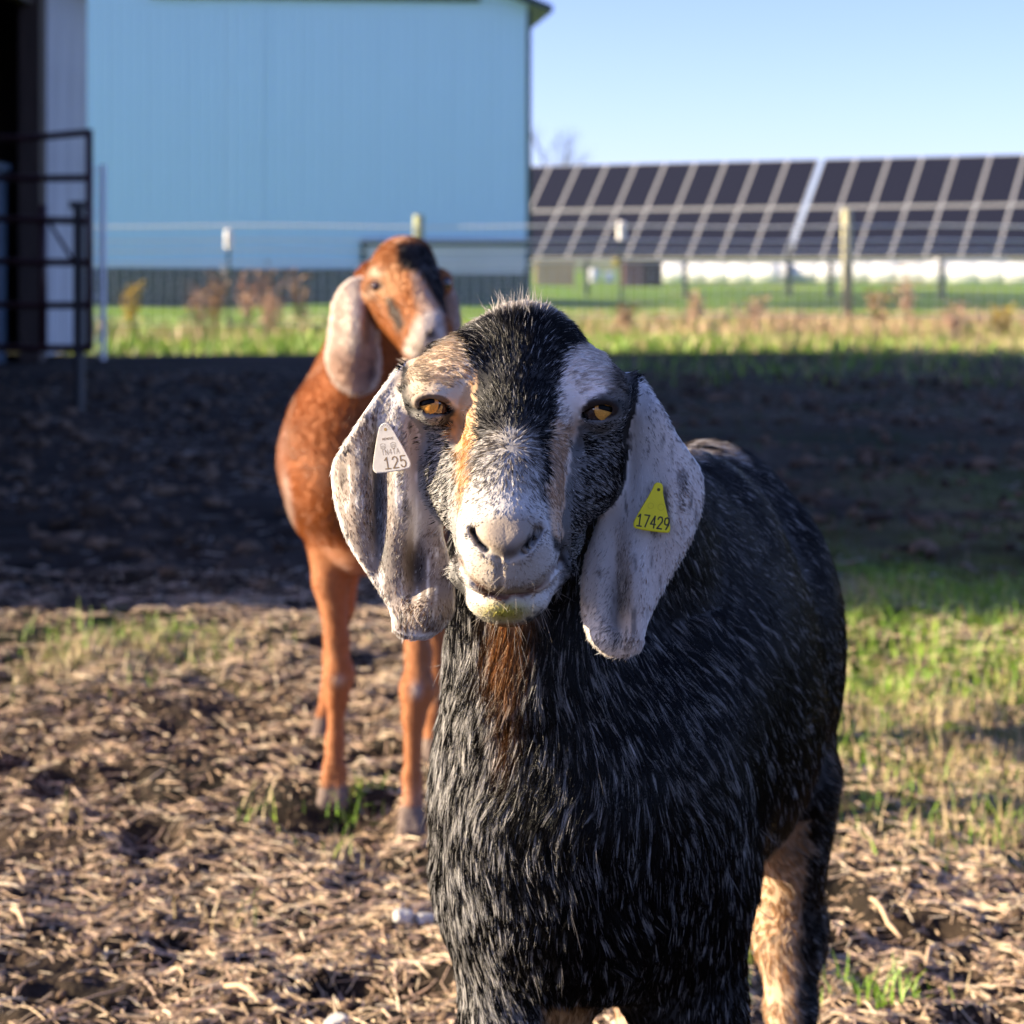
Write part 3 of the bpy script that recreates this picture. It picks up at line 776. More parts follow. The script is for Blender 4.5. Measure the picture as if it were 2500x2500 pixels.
class Body:
    def __init__(s): s.prims = []; s.cuts = []; s.disp = []
    def cone(s, g, a, ra, b, rb, k=0.02):
        a, b = np.array(a, float), np.array(b, float)
        lo = np.minimum(a - ra, b - rb); hi = np.maximum(a + ra, b + rb)
        def f(p, a=a, b=b, ra=ra, rb=rb):
            e = b - a; t = np.clip(((p - a) @ e) / (e @ e), 0, 1)
            return np.linalg.norm(p - a - t[:, None] * e, axis=1) - (ra + t * (rb - ra))
        s.prims.append((g, f, k, lo, hi))
    def chain(s, g, pts, k=0.02):
        for (a, ra), (b, rb) in zip(pts[:-1], pts[1:]): s.cone(g, a, ra, b, rb, k)
    def ell(s, g, c, r, rot=None, k=0.02):
        c, r = np.array(c, float), np.array(r, float)
        Rm = np.eye(3) if rot is None else np.array(Matrix.Rotation(rot[1], 3, rot[0]))
        ext = np.sqrt(((Rm * r) ** 2).sum(1))
        def f(p, c=c, r=r, Rm=Rm):
            q = (p - c) @ Rm
            k0 = np.linalg.norm(q / r, axis=1); k1 = np.linalg.norm(q / (r * r), axis=1) + 1e-9
            return k0 * (k0 - 1) / k1
        s.prims.append((g, f, k, c - ext, c + ext))
    def sheet(s, g, poly, Yp, depth, th=0.0036, k=0.012):
        """thin ear: outline in photo pixels at distance Yp, depth(x, z) gives its curl"""
        poly = smooth_poly(poly)
        w = np.stack([(poly[:, 0] - 1250) / FPX * Yp, CAMH - (poly[:, 1] - VH) / FPX * Yp], 1)
        lo = np.array((w[:, 0].min(), Yp - 0.09, w[:, 1].min())); hi = np.array((w[:, 0].max(), Yp + 0.09, w[:, 1].max()))
        def f(p, w=w, depth=depth, th=th, Yp=Yp):
            q = np.stack([p[:, 0] * Yp / p[:, 1], CAMH + (p[:, 2] - CAMH) * Yp / p[:, 1]], 1)
            d2 = poly_sd(q, w)
            u = 1250 + q[:, 0] / Yp * FPX; v = VH + (CAMH - q[:, 1]) / Yp * FPX
            d0 = depth(u, v); sl = np.hypot(depth(u + 2, v) - d0, depth(u, v + 2) - d0) / (2 * Yp / FPX)
            dy = (p[:, 1] - d0) / np.sqrt(1 + np.minimum(sl, 2.0) ** 2)
            thk = th * (0.95 + 0.35 * sstep(0, 0.03, -d2))
            r = thk * 0.95
            a = d2 + r; b = np.abs(dy) - thk + r
            return np.minimum(np.maximum(a, b), 0) + np.hypot(np.maximum(a, 0), np.maximum(b, 0)) - r
        s.prims.append((g, f, k, lo, hi))
    def eval(s, p, groups=None, extra=True):
        d = np.full(len(p), 0.5)
        for g, f, k, lo, hi in s.prims:
            if groups is not None and g not in groups: continue
            m = ((p > lo - 0.05) & (p < hi + 0.05)).all(1)
            if not m.any(): continue
            dn = f(p[m]); do = d[m]
            h = np.clip(0.5 + 0.5 * (do - dn) / k, 0, 1)
            d[m] = do * (1 - h) + dn * h - k * h * (1 - h)
        if extra:
            for fn, k in s.cuts:
                dn = -fn(p)
                m = dn > d - k
                if m.any():
                    do, dm = d[m], dn[m]
                    h = np.clip(0.5 - 0.5 * (do - dm) / k, 0, 1)
                    d[m] = do * (1 - h) + dm * h + k * h * (1 - h)
            for fn in s.disp:
                d = d + fn(p)
        return d
    def grad(s, p, e=0.0008):
        ks = np.array(((1, -1, -1), (-1, -1, 1), (-1, 1, -1), (1, 1, 1)), float)
        g = np.zeros_like(p)
        for kk in ks: g += kk * s.eval(p + kk * e)[:, None]
        return g / (4 * e)

def surface_nets(fn, lo, hi, h):
    lo = np.array(lo, float); m = 4
    nc = np.ceil((np.array(hi) - lo) / (h * m)).astype(int)
    n = nc * m + 1
    ci = np.stack(np.meshgrid(*[np.arange(k) for k in nc], indexing='ij'), -1).reshape(-1, 3)
    dc = fn(lo + (ci + 0.5) * h * m)
    act = np.abs(dc) < h * m * 1.35
    D = np.repeat(np.repeat(np.repeat(np.where(dc < 0, -1, 1).astype(np.float32).reshape(nc), m, 0), m, 1), m, 2)
    D = np.pad(D, ((0, 1), (0, 1), (0, 1)), mode='edge')
    need = np.zeros(n, dtype=bool)
    a3 = act.reshape(nc)
    A = np.repeat(np.repeat(np.repeat(a3, m, 0), m, 1), m, 2)
    for dx in (0, 1):
        for dy in (0, 1):
            for dz in (0, 1):
                need[dx:dx + A.shape[0], dy:dy + A.shape[1], dz:dz + A.shape[2]] |= A
    ni = np.argwhere(need)
    vals = np.empty(len(ni), dtype=np.float32)
    for s0 in range(0, len(ni), 400000):
        vals[s0:s0 + 400000] = fn(lo + ni[s0:s0 + 400000] * h)
    D[ni[:, 0], ni[:, 1], ni[:, 2]] = vals
    S = D < 0
    cnt = np.zeros(tuple(k - 1 for k in n), dtype=np.int8)
    for dx in (0, 1):
        for dy in (0, 1):
            for dz in (0, 1):
                cnt += S[dx:n[0] - 1 + dx, dy:n[1] - 1 + dy, dz:n[2] - 1 + dz]
    cells = np.argwhere((cnt > 0) & (cnt < 8))
    vid = np.full(cnt.shape, -1, dtype=np.int32)
    vid[cells[:, 0], cells[:, 1], cells[:, 2]] = np.arange(len(cells))
    acc = np.zeros((len(cells), 3)); num = np.zeros(len(cells))
    cor = [(a, b, c) for a in (0, 1) for b in (0, 1) for c in (0, 1)]
    for i in range(8):
        for j in range(i + 1, 8):
            ca, cb = np.array(cor[i]), np.array(cor[j])
            if np.abs(ca - cb).sum() != 1: continue
            pa, pb = cells + ca, cells + cb
            da = D[pa[:, 0], pa[:, 1], pa[:, 2]].astype(float); db = D[pb[:, 0], pb[:, 1], pb[:, 2]].astype(float)
            x = (da < 0) != (db < 0)
            t = np.where(x, da / np.where(x, da - db, 1), 0)
            acc += np.where(x[:, None], ca + t[:, None] * (cb - ca), 0); num += x
    verts = lo + (cells + acc / num[:, None]) * h
    quads = []
    for ax in range(3):
        o = [0, 1, 2]; o.remove(ax); b, c = o
        s0 = np.moveaxis(S, ax, 0)
        x = s0[:-1] != s0[1:]
        e = np.argwhere(x)
        e = e[(e[:, 1] > 0) & (e[:, 2] > 0) & (e[:, 1] < x.shape[1] - 1) & (e[:, 2] < x.shape[2] - 1)]
        inside = s0[e[:, 0], e[:, 1], e[:, 2]]
        def cell(db, dc_):
            q = np.zeros((len(e), 3), int); q[:, ax] = e[:, 0]; q[:, b] = e[:, 1] + db; q[:, c] = e[:, 2] + dc_
            return vid[q[:, 0], q[:, 1], q[:, 2]]
        q = np.stack([cell(-1, -1), cell(0, -1), cell(0, 0), cell(-1, 0)], 1)
        flip = inside if ax != 1 else ~inside
        q[~flip] = q[~flip][:, ::-1]
        quads.append(q)
    return verts, np.concatenate(quads)

def refine(verts, quads, mask):
    """split the masked quads in four"""
    keep, sp = quads[~mask], quads[mask]
    ed = np.stack([sp, np.roll(sp, -1, 1)], -1).reshape(-1, 2)
    ed = np.sort(ed, 1)
    un, inv = np.unique(ed, axis=0, return_inverse=True)
    inv = inv.reshape(-1, 4)
    n0 = len(verts)
    mid = (verts[un[:, 0]] + verts[un[:, 1]]) / 2
    cen = verts[sp].mean(1)
    v = np.concatenate([verts, mid, cen])
    c = n0 + len(mid) + np.arange(len(sp)); e = n0 + inv
    nq = [np.stack([sp[:, i], e[:, i], c, e[:, i - 1]], 1) for i in range(4)]
    return v, np.concatenate([keep] + nq)

def project(body, v, it=2, lim=0.004):
    for _ in range(it):
        d = body.eval(v); g = body.grad(v)
        st = d[:, None] * g / np.maximum((g * g).sum(1), 0.3)[:, None]
        ln = np.linalg.norm(st, axis=1)
        v = v - st * np.minimum(1, lim / np.maximum(ln, 1e-9))[:, None]
    return v

def body_mesh(body, lo, hi, h, fine=None, finer=None):
    v, q = surface_nets(body.eval, lo, hi, h)
    if fine is not None: v, q = refine(v, q, fine(v[q].mean(1)))
    v = project(body, v)
    if finer is not None:
        v, q = refine(v, q, finer(v[q].mean(1))); v = project(body, v)
    return v, q

def groove(pts, width, amp, ymax, sc):
    """a crease drawn along photo pixels pts: width and depth in metres, only in front of ymax"""
    pts = np.asarray(pts, float); lo, hi = pts.min(0) - 40, pts.max(0) + 40
    def fn(p):
        u, v = proj(p)
        m = (u > lo[0]) & (u < hi[0]) & (v > lo[1]) & (v < hi[1]) & (p[:, 1] < ymax) & (p[:, 1] > 0.5)
        r = np.zeros(len(p))
        if m.any():
            d = line_d(np.stack([u[m], v[m]], 1), pts) * sc
            r[m] = amp * np.exp(-(d / width) ** 2)
        return r
    return fn

# ------------------------------------------------------------------ the black and white doe in front
E = 1.76
PX = E / FPX
def H(u, v, dy): return P(u, v, E + dy)
g1 = Body()
# skull and face
g1.chain('head', [(H(1281, 890, .054), .048), (H(1264, 1050, .008), .040), (H(1246, 1200, -.035), .034), (H(1241, 1290, -.056), .030)], .02)
g1.ell('head', H(1268, 903, .080), (.053, .075, .037))
g1.ell('head', H(1262, 868, .066), (.036, .045, .012))
g1.ell('head', H(1320, 849, .070), (.0185, .036, .0225), k=.010)
g1.ell('head', H(1187, 855, .070), (.0190, .036, .0225), k=.010)
for u, v in ((1066, 962), (1462, 976)): g1.ell('head', H(u, v, .024), (.0255, .027, .026), k=.018)
g1.ell('head', H(1140, 922, .033), (.036, .034, .032), k=.02)
g1.ell('head', H(1386, 944, .033), (.032, .034, .030), k=.018)
g1.chain('head', [(H(1124, 1040, .068), .034), (H(1140, 1150, .047), .032), (H(1180, 1270, .008), .026)], .032)
g1.chain('head', [(H(1420, 1050, .068), .034), (H(1396, 1150, .047), .032), (H(1328, 1275, .008), .026)], .032)
g1.ell('head', H(1241, 1318, -.045), (.0370, .047, .036), k=.016)
g1.ell('head', H(1178, 1330, -.040), (.0150, .030, .026), k=.014)
g1.ell('head', H(1305, 1330, -.040), (.0150, .030, .026), k=.014)
g1.ell('head', H(1240, 1390, -.044), (.0385, .040, .0200), k=.012)
g1.ell('head', H(1239, 1458, -.022), (.0320, .036, .0165), k=.006)
g1.cone('head', H(1215, 1463, -.024), .0150, H(1140, 1394, .012), .0150, k=.008)
g1.cone('head', H(1265, 1461, -.022), .0150, H(1354, 1382, .012), .0150, k=.008)
g1.chain('head', [(H(1240, 1450, -.015), .020), (H(1262, 1310, .090), .048)], .02)
g1.chain('head', [(H(1285, 1000, .115), .062), (H(1266, 1240, .105), .050)], .03)
EYES = []
for (u, v, dy, tilt) in ((1056, 985, .0068, 0.16), (1466, 999, .0068, -0.16)):
    c = H(u, v, dy); EYES.append(c)
    g1.ell('head', c, (.0152, .0152, .0152), k=.006)
for c, (eu, ev, ea, eb, rot) in zip(EYES, ((1057, 989, 41, 20.5, 0.18), (1463, 1004, 40, 20, -0.24))):
    def cut(p, c=c, eu=eu, ev=ev, ea=ea, eb=eb, rot=rot):
        u, v = proj(p); du, dv = u - eu, v - ev
        a = du * math.cos(rot) + dv * math.sin(rot); b = -du * math.sin(rot) + dv * math.cos(rot)
        bb = eb * np.sqrt(np.clip(1 - 0.45 * (a / ea) ** 2, 0.3, 1))
        e = (np.sqrt((a / ea) ** 2 + (b / bb) ** 2) - 1) * eb * PX
        return np.maximum(e, p[:, 1] - (c[1] + 0.006))
    g1.cuts.append((cut, .0015))
    lid = [(eu + ea * 1.22 * math.cos(t) * math.cos(rot) - eb * 1.35 * math.sin(t) * math.sin(rot), ev + ea * 1.22 * math.cos(t) * math.sin(rot) + eb * 1.35 * math.sin(t) * math.cos(rot)) for t in np.linspace(math.pi * 0.95, math.pi * 2.05, 10)]
    g1.disp.append(groove(lid, .0045, -.0030, E + .02, PX))
# brow shelf over each eye, tear crease, cheek hollow
g1.disp.append(groove([(1015, 955), (1050, 941), (1095, 955)], .007, -.0018, E + .05, PX))
g1.disp.append(groove([(1425, 968), (1470, 953), (1512, 965)], .007, -.0018, E + .05, PX))
g1.disp.append(groove([(1100, 1000), (1122, 1040), (1118, 1075)], .006, .004, E + .05, PX))
g1.disp.append(groove([(1420, 1012), (1402, 1050), (1404, 1085)], .006, .004, E + .05, PX))
# nostrils, philtrum, mouth
NOSL = [(1156, 1294), (1161, 1310), (1171, 1325), (1187, 1339), (1204, 1352), (1218, 1363)]
NOSR = [(1312, 1294), (1306, 1311), (1294, 1328), (1279, 1342), (1261, 1355), (1242, 1365)]
g1.disp.append(groove(NOSL[:4], .0027, .0065, E + .0, PX)); g1.disp.append(groove(NOSL, .0030, .0030, E, PX))
g1.disp.append(groove(NOSR[:4], .0030, .0070, E + .0, PX)); g1.disp.append(groove(NOSR, .0030, .0030, E, PX))
g1.disp.append(groove([(1219, 1366), (1222, 1440)], .0024, .0026, E, PX))
g1.disp.append(groove([(1190, 1312), (1235, 1335), (1275, 1312)], .010, -.003, E, PX))
MOUTH = [(1124, 1366), (1138, 1398), (1160, 1422), (1192, 1442), (1238, 1454), (1288, 1445), (1325, 1423), (1350, 1395), (1368, 1368)]
g1.disp.append(groove(MOUTH, .0030, .0028, E + .03, PX))
# ears
EARL = [(1056, 930), (1012, 878), (976, 894), (923, 956), (882, 1016), (838, 1083), (810, 1130), (806, 1176), (819, 1243), (840, 1311), (876, 1373), (912, 1425), (944, 1471), (957, 1513), (955, 1536), (975, 1556), (1030, 1563), (1071, 1548), (1105, 1507), (1113, 1466), (1108, 1414), (1094, 1347), (1072, 1269), (1055, 1207), (1042, 1140), (1026, 1062), (1018, 1011), (1030, 975)]
EARR = [(1452, 938), (1506, 910), (1546, 912), (1584, 945), (1619, 995), (1650, 1057), (1685, 1104), (1710, 1140), (1720, 1181), (1715, 1243), (1694, 1311), (1658, 1373), (1622, 1435), (1597, 1487), (1576, 1538), (1576, 1575), (1555, 1600), (1495, 1609), (1460, 1588), (1430, 1549), (1418, 1487), (1418, 1425), (1426, 1362), (1446, 1311), (1470, 1243), (1486, 1166), (1500, 1088), (1510, 1021), (1500, 960)]
def bump2(u, v, u0, v0, su, sv, a): return a * np.exp(-((u - u0) / su) ** 2 - ((v - v0) / sv) ** 2)
def ear_depth_l(u, v):
    c = 945 + (v - 1150) * 0.16                      # long axis of the ear
    x = (u - c) / 110.0
    y = E + .034 + .010 * x * x * np.where(x < 0, 1.0, 0.5) - .016 * sstep(880, 1000, v) * (1 - sstep(1000, 1150, v))
    y += .010 * sstep(1300, 1560, v) * (-1)
    y += bump2(u, v, 925, 1230, 24, 150, .011) + bump2(u, v, 1012, 1385, 30, 80, .016) - bump2(u, v, 1040, 1500, 50, 42, .014) - bump2(u, v, 982, 1150, 28, 190, .008) - bump2(u, v, 868, 1230, 34, 170, .005)
    y += bump2(u, v, 1000, 900, 45, 50, .020)
    return y
def ear_depth_r(u, v):
    c = 1580 - (v - 1150) * 0.17
    x = (u - c) / 115.0
    y = E + .040 - .016 * x * (v < 5000) + .010 * x * x - .010 * sstep(900, 1010, v) * (1 - sstep(1010, 1160, v))
    y += bump2(u, v, 1510, 1430, 28, 150, .011) - bump2(u, v, 1556, 1440, 28, 150, .010) - bump2(u, v, 1500, 1560, 50, 40, .013) - bump2(u, v, 1655, 1210, 40, 130, .008)
    y += bump2(u, v, 1540, 1120, 24, 130, .006) + bump2(u, v, 1510, 930, 45, 50, .020)
    return y
g1.sheet('earL', EARL, E + .034, ear_depth_l)
g1.sheet('earR', EARR, E + .036, ear_depth_r)
g1.chain('head', [(H(1075, 930, .055), .026), (H(1018, 935, .050), .011)], .02)
g1.chain('head', [(H(1450, 948, .058), .027), (H(1518, 958, .052), .011)], .02)
# neck, chest, trunk
g1.chain('neck', [(H(1280, 1060, .140), .054), (H(1276, 1420, .205), .058), (P(1312, 1640, 1.985), .072), (P(1370, 1850, 2.02), .100), (P(1400, 2020, 2.05), .112)], .04)
g1.chain('neck', [(H(1296, 1060, .17), .045), (P(1410, 1360, 2.10), .085)], .05)
g1.ell('trunk', P(1412, 2040, 2.045), (.118, .125, .150), k=.04)
g1.ell('trunk', P(1250, 2010, 2.050), (.055, .10, .125), k=.04)
g1.ell('trunk', P(1610, 2020, 2.12), (.078, .12, .16), k=.06)
AX = math.atan2(.17, .70)
g1.ell('trunk', (.150, 2.36, .615), (.166, .43, .205), rot=('Z', -AX), k=.06)
g1.ell('trunk', (.165, 2.40, .545), (.150, .30, .150), rot=('Z', -AX), k=.06)
g1.chain('trunk', [(P(1440, 1300, 2.10), .09), (np.array((.165, 2.40, .750)), .085), (np.array((.232, 2.66, .765)), .068)], .06)
g1.ell('trunk', (.235, 2.64, .640), (.135, .15, .17), k=.06)
def leg(g, top, knee, fet, hoof, r):
    g1.chain(g, [(top, r[0]), (knee, r[1])], .05)
    g1.chain(g, [(knee, r[1]), (fet, r[2])], .02)
    g1.chain(g, [(fet, r[2]), (hoof, r[3])], .015)
g1.chain('leg', [(P(1255, 2180, 2.06), .056), (P(1275, 2500, 2.05), .042)], .05)
leg('leg', P(1268, 2500, 2.05), P(1272, 2760, 2.03), np.array((P(1272, 0, 2.03)[0], 2.04, .085)), np.array((P(1272, 0, 2.03)[0], 2.02, .018)), (.043, .031, .023, .030))
g1.chain('leg', [(P(1640, 2180, 2.10), .068), (P(1690, 2480, 2.10), .040)], .05)
leg('leg', P(1690, 2480, 2.10), P(1690, 2740, 2.08), np.array((P(1690, 0, 2.08)[0], 2.10, .085)), np.array((P(1690, 0, 2.08)[0], 2.08, .018)), (.040, .030, .022, .030))
for hx_, hy_ in ((.322, 2.55), (.148, 2.62)):
    g1.ell('leg', (hx_ - .015, hy_ + .03, .60), (.062, .12, .15), k=.05)
    g1.chain('leg', [(np.array((hx_ - .005, hy_ - .05, .47)), .046), (np.array((hx_, hy_ + .06, .275)), .032)], .04)
    leg('leg', np.array((hx_, hy_ + .06, .275)), np.array((hx_, hy_ + .05, .19)), np.array((hx_, hy_ + .04, .085)), np.array((hx_, hy_ + .01, .018)), (.034, .026, .022, .030))
g1.ell('trunk', (.225, 2.60, .44), (.075, .08, .075), k=.04)      # udder
g1.chain('trunk', [(np.array((.245, 2.76, .77)), .035), (np.array((.25, 2.84, .73)), .022)], .03)

def coat1(p):
    """base colour, fleck colour, fleck probability (albedo) over the doe, laid out on her own shape"""
    u, v = proj(p); n = len(p)
    nz = vnoise(p, .012, 41) ; nz2 = vnoise(p, .035, 42); nz3 = vnoise(p, .004, 43)
    q = np.stack([u + 9 * nz + 6 * nz3, v + 9 * nz2 + 5 * nz3], 1)
    BLK = np.array((.0045, .0040, .0045)); WHT = np.array((.82, .79, .76)); TAN = np.array((.48, .27, .11)); GRY = np.array((.34, .28, .23)); RUST = np.array((.28, .11, .03)); PALE = np.array((.60, .47, .36))
    A = np.tile(BLK, (n, 1)); Bc = np.tile(WHT * .50, (n, 1)); pr = np.full(n, .060)
    def put(mask, a, b=None, prob=None):
        m = np.clip(mask, 0, 1)
        A[:] = A * (1 - m[:, None]) + np.asarray(a) * m[:, None]
        if b is not None: Bc[:] = Bc * (1 - m[:, None]) + np.asarray(b) * m[:, None]
        if prob is not None: pr[:] = pr * (1 - m) + prob * m
    def area(poly, soft): return 1 - sstep(-soft, soft, poly_sd(q, poly))
    d_h = g1.eval(p, ('head',), False); d_l = g1.eval(p, ('earL',), False); d_r = g1.eval(p, ('earR',), False); d_b = g1.eval(p, ('neck', 'trunk', 'leg'), False)
    ear = np.minimum(d_l, d_r)
    is_ear = (ear < d_h - .001) & (ear < d_b)
    is_l = is_ear & (d_l < d_r)
    head = (d_h < d_b) & ~is_ear
    # ---- neck and trunk
    frn = (1 - sstep(1.96, 2.14, p[:, 1]))
    put(frn * sstep(1500, 1560, v) * (1 - sstep(2050, 2300, v)), BLK, WHT * .62, .11 + 0 * u)
    put(frn * (1 - sstep(1060, 1330, u - .10 * (v - 1560))) * sstep(1480, 1560, v), BLK, WHT * .85, .30 + 0 * u)  # pale flecks, denser and brighter at left to paint in sunlit strands
    put(np.exp(-((u - 1700) / 50) ** 2) * sstep(1500, 1700, v) * (1 - sstep(2150, 2300, v)) * .7, BLK, WHT * .7, .16 + 0 * u)
    put(sstep(1980, 2050, u + 60 * nz2) * sstep(1650, 1850, v), (.06, .035, .022))          # brown tinge low on the flank
    thr = np.exp(-((u - (1243 + 8 * nz)) / 43) ** 2) * sstep(1470, 1515, v) * (1 - sstep(1585, 1720, v + 70 * nz2))
    fr = (p[:, 1] < 2.0)
    put(np.clip(thr * 1.3, 0, 1) * fr * .85, RUST, TAN, .22)
    put(np.exp(-((u - 1240) / 30) ** 2) * fr * sstep(1520, 1700, v) * (1 - sstep(1750, 1950, v)) * .5, RUST * .5, RUST, .3)
    d_leg = g1.eval(p, ('leg',), False); d_tr = g1.eval(p, ('neck', 'trunk'), False)
    belly = (d_tr < d_leg) * sstep(.455, .415, p[:, 2] - .03 * nz2 - .18 * np.abs(p[:, 0] - .17)) * (p[:, 1] > 2.14)
    put(belly, (.33, .19, .12), TAN, .3)
    put(((u > 1560) & (u < 1830) & (v < 1125) & (p[:, 1] > 2.2)) * sstep(-.1, .5, vnoise(p, .03, 44) + .1) * .7, PALE * .7, WHT, .3)
    # inner legs tan
    for cx, tol in ((P(1300, 0, 2.05)[0], 0), (P(1690, 0, 2.10)[0], 0)):
        pass
    legz = (p[:, 2] < .40)
    inner = sstep(1310, 1345, u + 20 * nz) * (1 - sstep(1420, 1470, u)) * legz * (p[:, 1] < 2.2)
    put(inner, (.34, .18, .07), TAN, .3)
    put((p[:, 1] > 2.42) * (p[:, 0] < .235) * (p[:, 2] < .5), (.45, .28, .15), PALE, .4)
    put((p[:, 1] > 2.36) * (p[:, 0] > .24) * (p[:, 2] < .44) * (1 - sstep(.318, .330, p[:, 0] + .008 * nz)), (.46, .27, .13), PALE, .45)
    # ---- head
    hm_ = head.astype(float)
    put(hm_ * 1.0, BLK, WHT * .6, .06)                                                     # black with pale flecks
    put(hm_ * area([(1000, 1000), (1075, 1005), (1110, 1060), (1120, 1150), (1125, 1330), (1090, 1500), (1000, 1300)], 12), BLK * 1.4, WHT * .75, .40)
    put(hm_ * area([(1340, 1080), (1420, 1020), (1520, 1010), (1510, 1200), (1400, 1420), (1370, 1300), (1370, 1200)], 12), BLK, WHT * .8, .22)
    put(hm_ * area([(990, 860), (1060, 850), (1125, 815), (1152, 860), (1162, 930), (1164, 1040), (1150, 1010), (1110, 990), (1090, 975), (1010, 985)], 10), (.60, .44, .30), (.72, .60, .46), .5)
    put(hm_ * area([(1000, 880), (1050, 870), (1060, 935), (1020, 985), (985, 960)], 16) * .6, GRY, BLK * 2, .2)
    put(hm_ * area([(1138, 930), (1166, 900), (1166, 1010), (1164, 1080), (1150, 1180), (1128, 1260), (1118, 1250), (1118, 1140), (1108, 1040), (1112, 1000)], 7), (.52, .27, .09), PALE, .35)
    put(hm_ * area([(1425, 822), (1500, 875), (1520, 945), (1505, 965), (1430, 980), (1412, 1030), (1390, 1090), (1376, 1200), (1368, 1300), (1345, 1290), (1338, 1180), (1343, 1080), (1358, 980), (1368, 890)], 9), (.74, .63, .56), (.88, .80, .73), .4)  # right brow lightened, its missing sky fill put into the hair colours
    put(hm_ * area([(1345, 1030), (1405, 1040), (1376, 1120), (1378, 1210), (1368, 1310), (1345, 1300), (1336, 1190)], 9) * .9, (.56, .34, .19), PALE, .35)
    put(hm_ * area([(1475, 880), (1530, 890), (1525, 980), (1490, 975)], 12), GRY * .5, BLK, .3)
    # nose: white fading up into the black blaze
    wn = area([(1165, 1095), (1200, 1060), (1240, 1045), (1290, 1060), (1318, 1110), (1330, 1210), (1345, 1300), (1362, 1350), (1345, 1420), (1300, 1450), (1240, 1460), (1170, 1450), (1125, 1400), (1117, 1300), (1125, 1210), (1150, 1170)], 8)
    fade = sstep(1030, 1300, v + 30 * nz)
    put(hm_ * wn, WHT * .80, GRY * .4, .55 * (1 - fade) + .16)
    put(hm_ * area([(1308, 1085), (1335, 1085), (1337, 1215), (1322, 1225)], 6), BLK, WHT, .1)
    put(hm_ * area([(1146, 1285), (1180, 1262), (1240, 1255), (1300, 1262), (1318, 1285), (1305, 1325), (1262, 1360), (1235, 1372), (1190, 1345), (1160, 1318)], 24), (.25, .195, .15), (.50, .42, .34), .35)
    put(hm_ * np.exp(-(((u - 1236) / 42) ** 2 + ((v - 1346) / 17) ** 2)) * .85, (.075, .058, .048), (.2, .15, .12), .2)
    put(hm_ * area([(1150, 1385), (1190, 1368), (1235, 1378), (1290, 1365), (1330, 1385), (1335, 1410), (1290, 1440), (1240, 1450), (1185, 1438), (1150, 1412)], 10) * .8, (.24, .175, .115), (.5, .45, .25), .15)
    put(hm_ * area([(1140, 1335), (1190, 1352), (1235, 1372), (1300, 1352), (1338, 1330), (1350, 1395), (1290, 1440), (1185, 1440), (1135, 1400)], 14) * .75, (.36, .285, .215), WHT * .8, .3)
    put(hm_ * np.exp(-(line_d(q, MOUTH) / 6) ** 2) * .9, (.13, .075, .05), (.2, .12, .08), 0)
    put(hm_ * np.exp(-(line_d(q + np.array((0, -6.0)), MOUTH[2:7]) / 7) ** 2), (.20, .085, .055), (.2, .09, .06), 0)
    chin = .95 * hm_ * area([(1128, 1385), (1165, 1440), (1240, 1470), (1310, 1440), (1372, 1370), (1378, 1400), (1340, 1480), (1240, 1540), (1150, 1490)], 8)
    put(chin, WHT * .82, TAN, .08)
    put(chin * np.exp(-(((u - 1236) / 62) ** 2 + ((v - 1494) / 28) ** 2)), (.50, .46, .05), (.40, .40, .06), .4)
    put(hm_ * np.exp(-(((u - 1236) / 70) ** 2)) * sstep(1515, 1528, v), RUST, TAN, .4)
    # dark lids, nostrils
    for c, uu, vv in ((EYES[0], 1056, 986), (EYES[1], 1465, 1000)):
        put(hm_ * np.exp(-np.maximum(0, np.sqrt(((u - uu) / 42) ** 2 + ((v - vv) / 22) ** 2) - 1) ** 2 * 220) * .8, (.035, .022, .016), (.05, .03, .03), 0)
    for L in (NOSL, NOSR): put(hm_ * np.exp(-(line_d(q, L[:4]) / 6) ** 2), (.014, .011, .010), BLK, 0)
    # pale tufts at the poll
    put(hm_ * sstep(794, 758, v + 14 * nz2), (.40, .34, .29), WHT, .5)
    # ---- ears
    el, er = is_l.astype(float), (is_ear & ~is_l).astype(float)
    put(el, (.22, .13, .075), WHT * .78, .42)
    put(el * sstep(-.1, .5, vnoise(p * np.array((2.4, 1, .8)), .05, 45)), (.13, .07, .036), WHT * .75, .28)
    put(el * np.exp(-((u - (925 + (v - 1250) * .1)) / 20) ** 2) * sstep(1080, 1180, v) * (1 - sstep(1330, 1450, v)), (.016, .014, .014), WHT * .6, .25)
    put(el * np.exp(-(((u - (1012 + (v - 1385) * .25)) / 34) ** 2 + ((v - 1390) / 78) ** 2)), (.026, .017, .015), GRY, .22)
    put(el * np.exp(-((u - (985 + (v - 1150) * .16)) / 26) ** 2) * sstep(900, 1000, v) * (1 - sstep(1250, 1350, v)), WHT, GRY, .25)
    put(el * sstep(1535, 1558, v), WHT, WHT, 0)
    put(er, (.38, .31, .26), (.93, .90, .87), .70)  # right ear paler than the left, missing fill light put into its colours
    put(er * sstep(.0, .6, vnoise(p * np.array((2.4, 1, .8)), .05, 46)), (.07, .06, .06), (.93, .90, .87), .58)
    put(er * sstep(1560, 1660, u + (v - 1150) * .25 + 20 * nz2) * sstep(1080, 1200, v) * .8, (.28, .17, .11), (.9, .85, .8), .5)
    put(er * np.exp(-((u - (1515 - (v - 1450) * .1)) / 24) ** 2) * sstep(1350, 1440, v) * (1 - sstep(1560, 1600, v)), (.05, .045, .05), WHT * .8, .32)
    put(er * np.exp(-(((u - 1485) / 36) ** 2 + ((v - 1592) / 16) ** 2)), (.74, .62, .50), WHT, .3)
